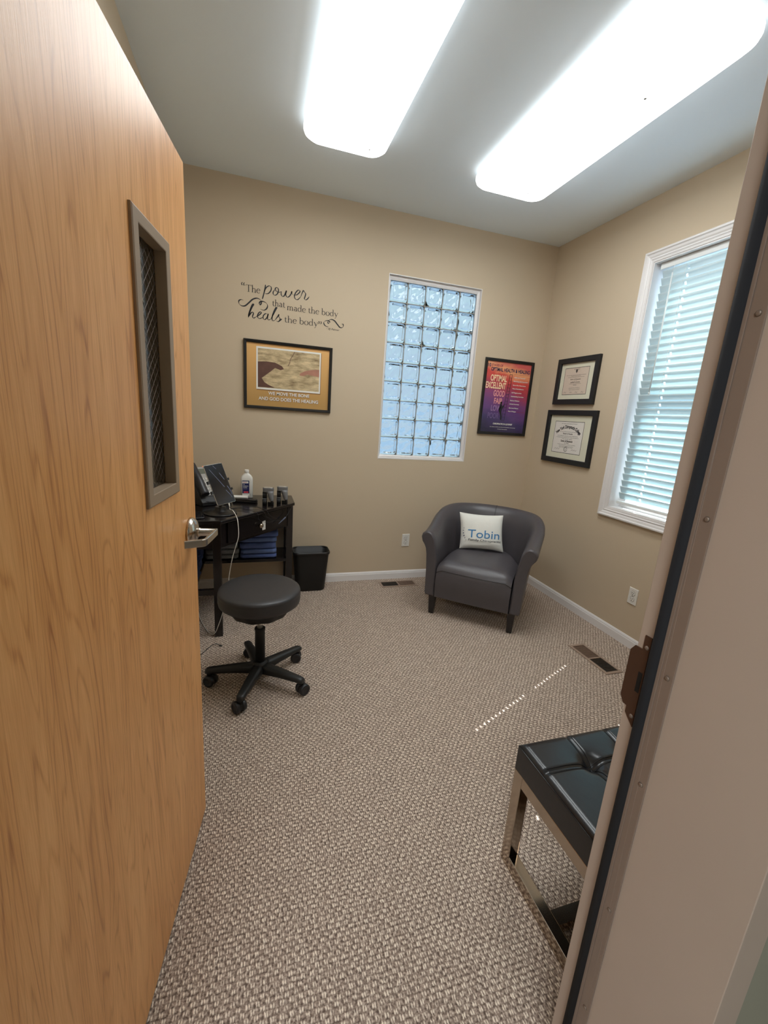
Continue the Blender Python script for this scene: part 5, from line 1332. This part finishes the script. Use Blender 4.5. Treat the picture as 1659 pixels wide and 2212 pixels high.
# ------------------------------------------------------------------ tufted bench
def bench():
    x0, x1, y0, y1 = 0.803, 1.905, 0.492, 0.936
    root = thing('tufted_bench', 'black tufted leather bench on chrome frame beside the doorway', 'bench', (x0, y1, 0))
    def loc(b): b.v = [(a-x0, c-y1, e) for a, c, e in b.v]; return b
    bw = 0.040; bt = 0.034
    for xa in (x0, x1-bt):
        b = MB()
        b.box(xa, xa+bt, y1-bw, y1, 0, 0.362); b.box(xa, xa+bt, y0, y0+bw, 0, 0.362)
        b.box(xa, xa+bt, y0+bw, y1-bw, 0.0, 0.046); b.box(xa, xa+bt, y0+bw, y1-bw, 0.322, 0.362)
        loc(b).build('leg_frame', M['chrome'], root, bevel=0.0012)
    ym = (y0+y1)/2
    b = MB(); b.box(x0+bt, x1-bt, ym-0.02, ym+0.02, 0.004, 0.040); loc(b).build('stretcher', M['chrome'], root, bevel=0.001)
    # cushion with seams and tufts
    sx_ = [x0+0.178+0.150*i for i in range(6)]; sy_ = [y0+0.118, y1-0.118]
    def top(x, y):
        e = min(x-x0, x1-x, y-y0, y1-y)
        z = 0.460-0.012*max(0, 1-e/0.022)**2
        for s_ in sx_: z -= 0.0065*math.exp(-((x-s_)/0.006)**2)
        for s_ in sy_: z -= 0.0065*math.exp(-((y-s_)/0.006)**2)
        for a in sx_:
            for c in sy_:
                r2 = (x-a)**2+(y-c)**2; z -= 0.022*math.exp(-r2/0.0006)+0.010*math.exp(-r2/0.004)
        # puffiness between seams
        return z
    NX, NY = 170, 70
    b = MB(); g = [[Vector((x0+(x1-x0)*i/NX, y0+(y1-y0)*j/NY, 0)) for j in range(NY+1)] for i in range(NX+1)]
    for r_ in g:
        for p in r_: p.z = top(p.x, p.y)
    b.add([p for r_ in g for p in r_], [(i*(NY+1)+j, (i+1)*(NY+1)+j, (i+1)*(NY+1)+j+1, i*(NY+1)+j+1) for i in range(NX) for j in range(NY)], 0, True)
    # sides
    def edge(pts):
        z = [1.0, 0.75, 0.5, 0.25, 0]
        rows = []
        n = len(pts)
        for q in range(5):
            rows.append([Vector((p.x, p.y, 0.3635+(p.z-0.3635)*z[q])) for p in pts])
        b.add([p for r_ in rows for p in r_], [(q*n+i, q*n+i+1, (q+1)*n+i+1, (q+1)*n+i) for q in range(4) for i in range(n-1)], 0, False)
    edge([g[0][j] for j in range(NY+1)]); edge([g[NX][j] for j in range(NY+1)]); edge([g[i][0] for i in range(NX+1)]); edge([g[i][NY] for i in range(NX+1)])
    b.add([(x0, y0, 0.3635), (x1, y0, 0.3635), (x1, y1, 0.3635), (x0, y1, 0.3635)], [(3, 2, 1, 0)])
    cu = loc(b).build('cushion', M['bench'], root)
    b = MB(); off = 0.0085
    for s_ in sx_:
        for o in (-off, off): b.tube([(s_+o, y0+0.02+(y1-y0-0.04)*k/50, top(s_+o, y0+0.02+(y1-y0-0.04)*k/50)+0.0004) for k in range(51)], 0.0010, 4)
    for s_ in sy_:
        for o in (-off, off): b.tube([(x0+0.02+(x1-x0-0.04)*k/90, s_+o, top(x0+0.02+(x1-x0-0.04)*k/90, s_+o)+0.0004) for k in range(91)], 0.0010, 4)
    loc(b).build('stitching', M['thread'], cu)
    for a in sx_:
        for c in sy_:
            b = MB(); b.lathe([(0.013, -0.004), (0.013, 0.0), (0.010, 0.004), (0.003, 0.0055)], (a, c, top(a, c)+0.002), 18); loc(b).build('button', M['bench'], cu)
    b = MB(); z = 0.447
    b.tube([(x0+0.0005, y1-0.01, z), (x0-0.0008, y1-0.02, z), (x0-0.0008, y0+0.02, z)], 0.0022, 6); loc(b).build('piping', M['bench'], cu)
bench()
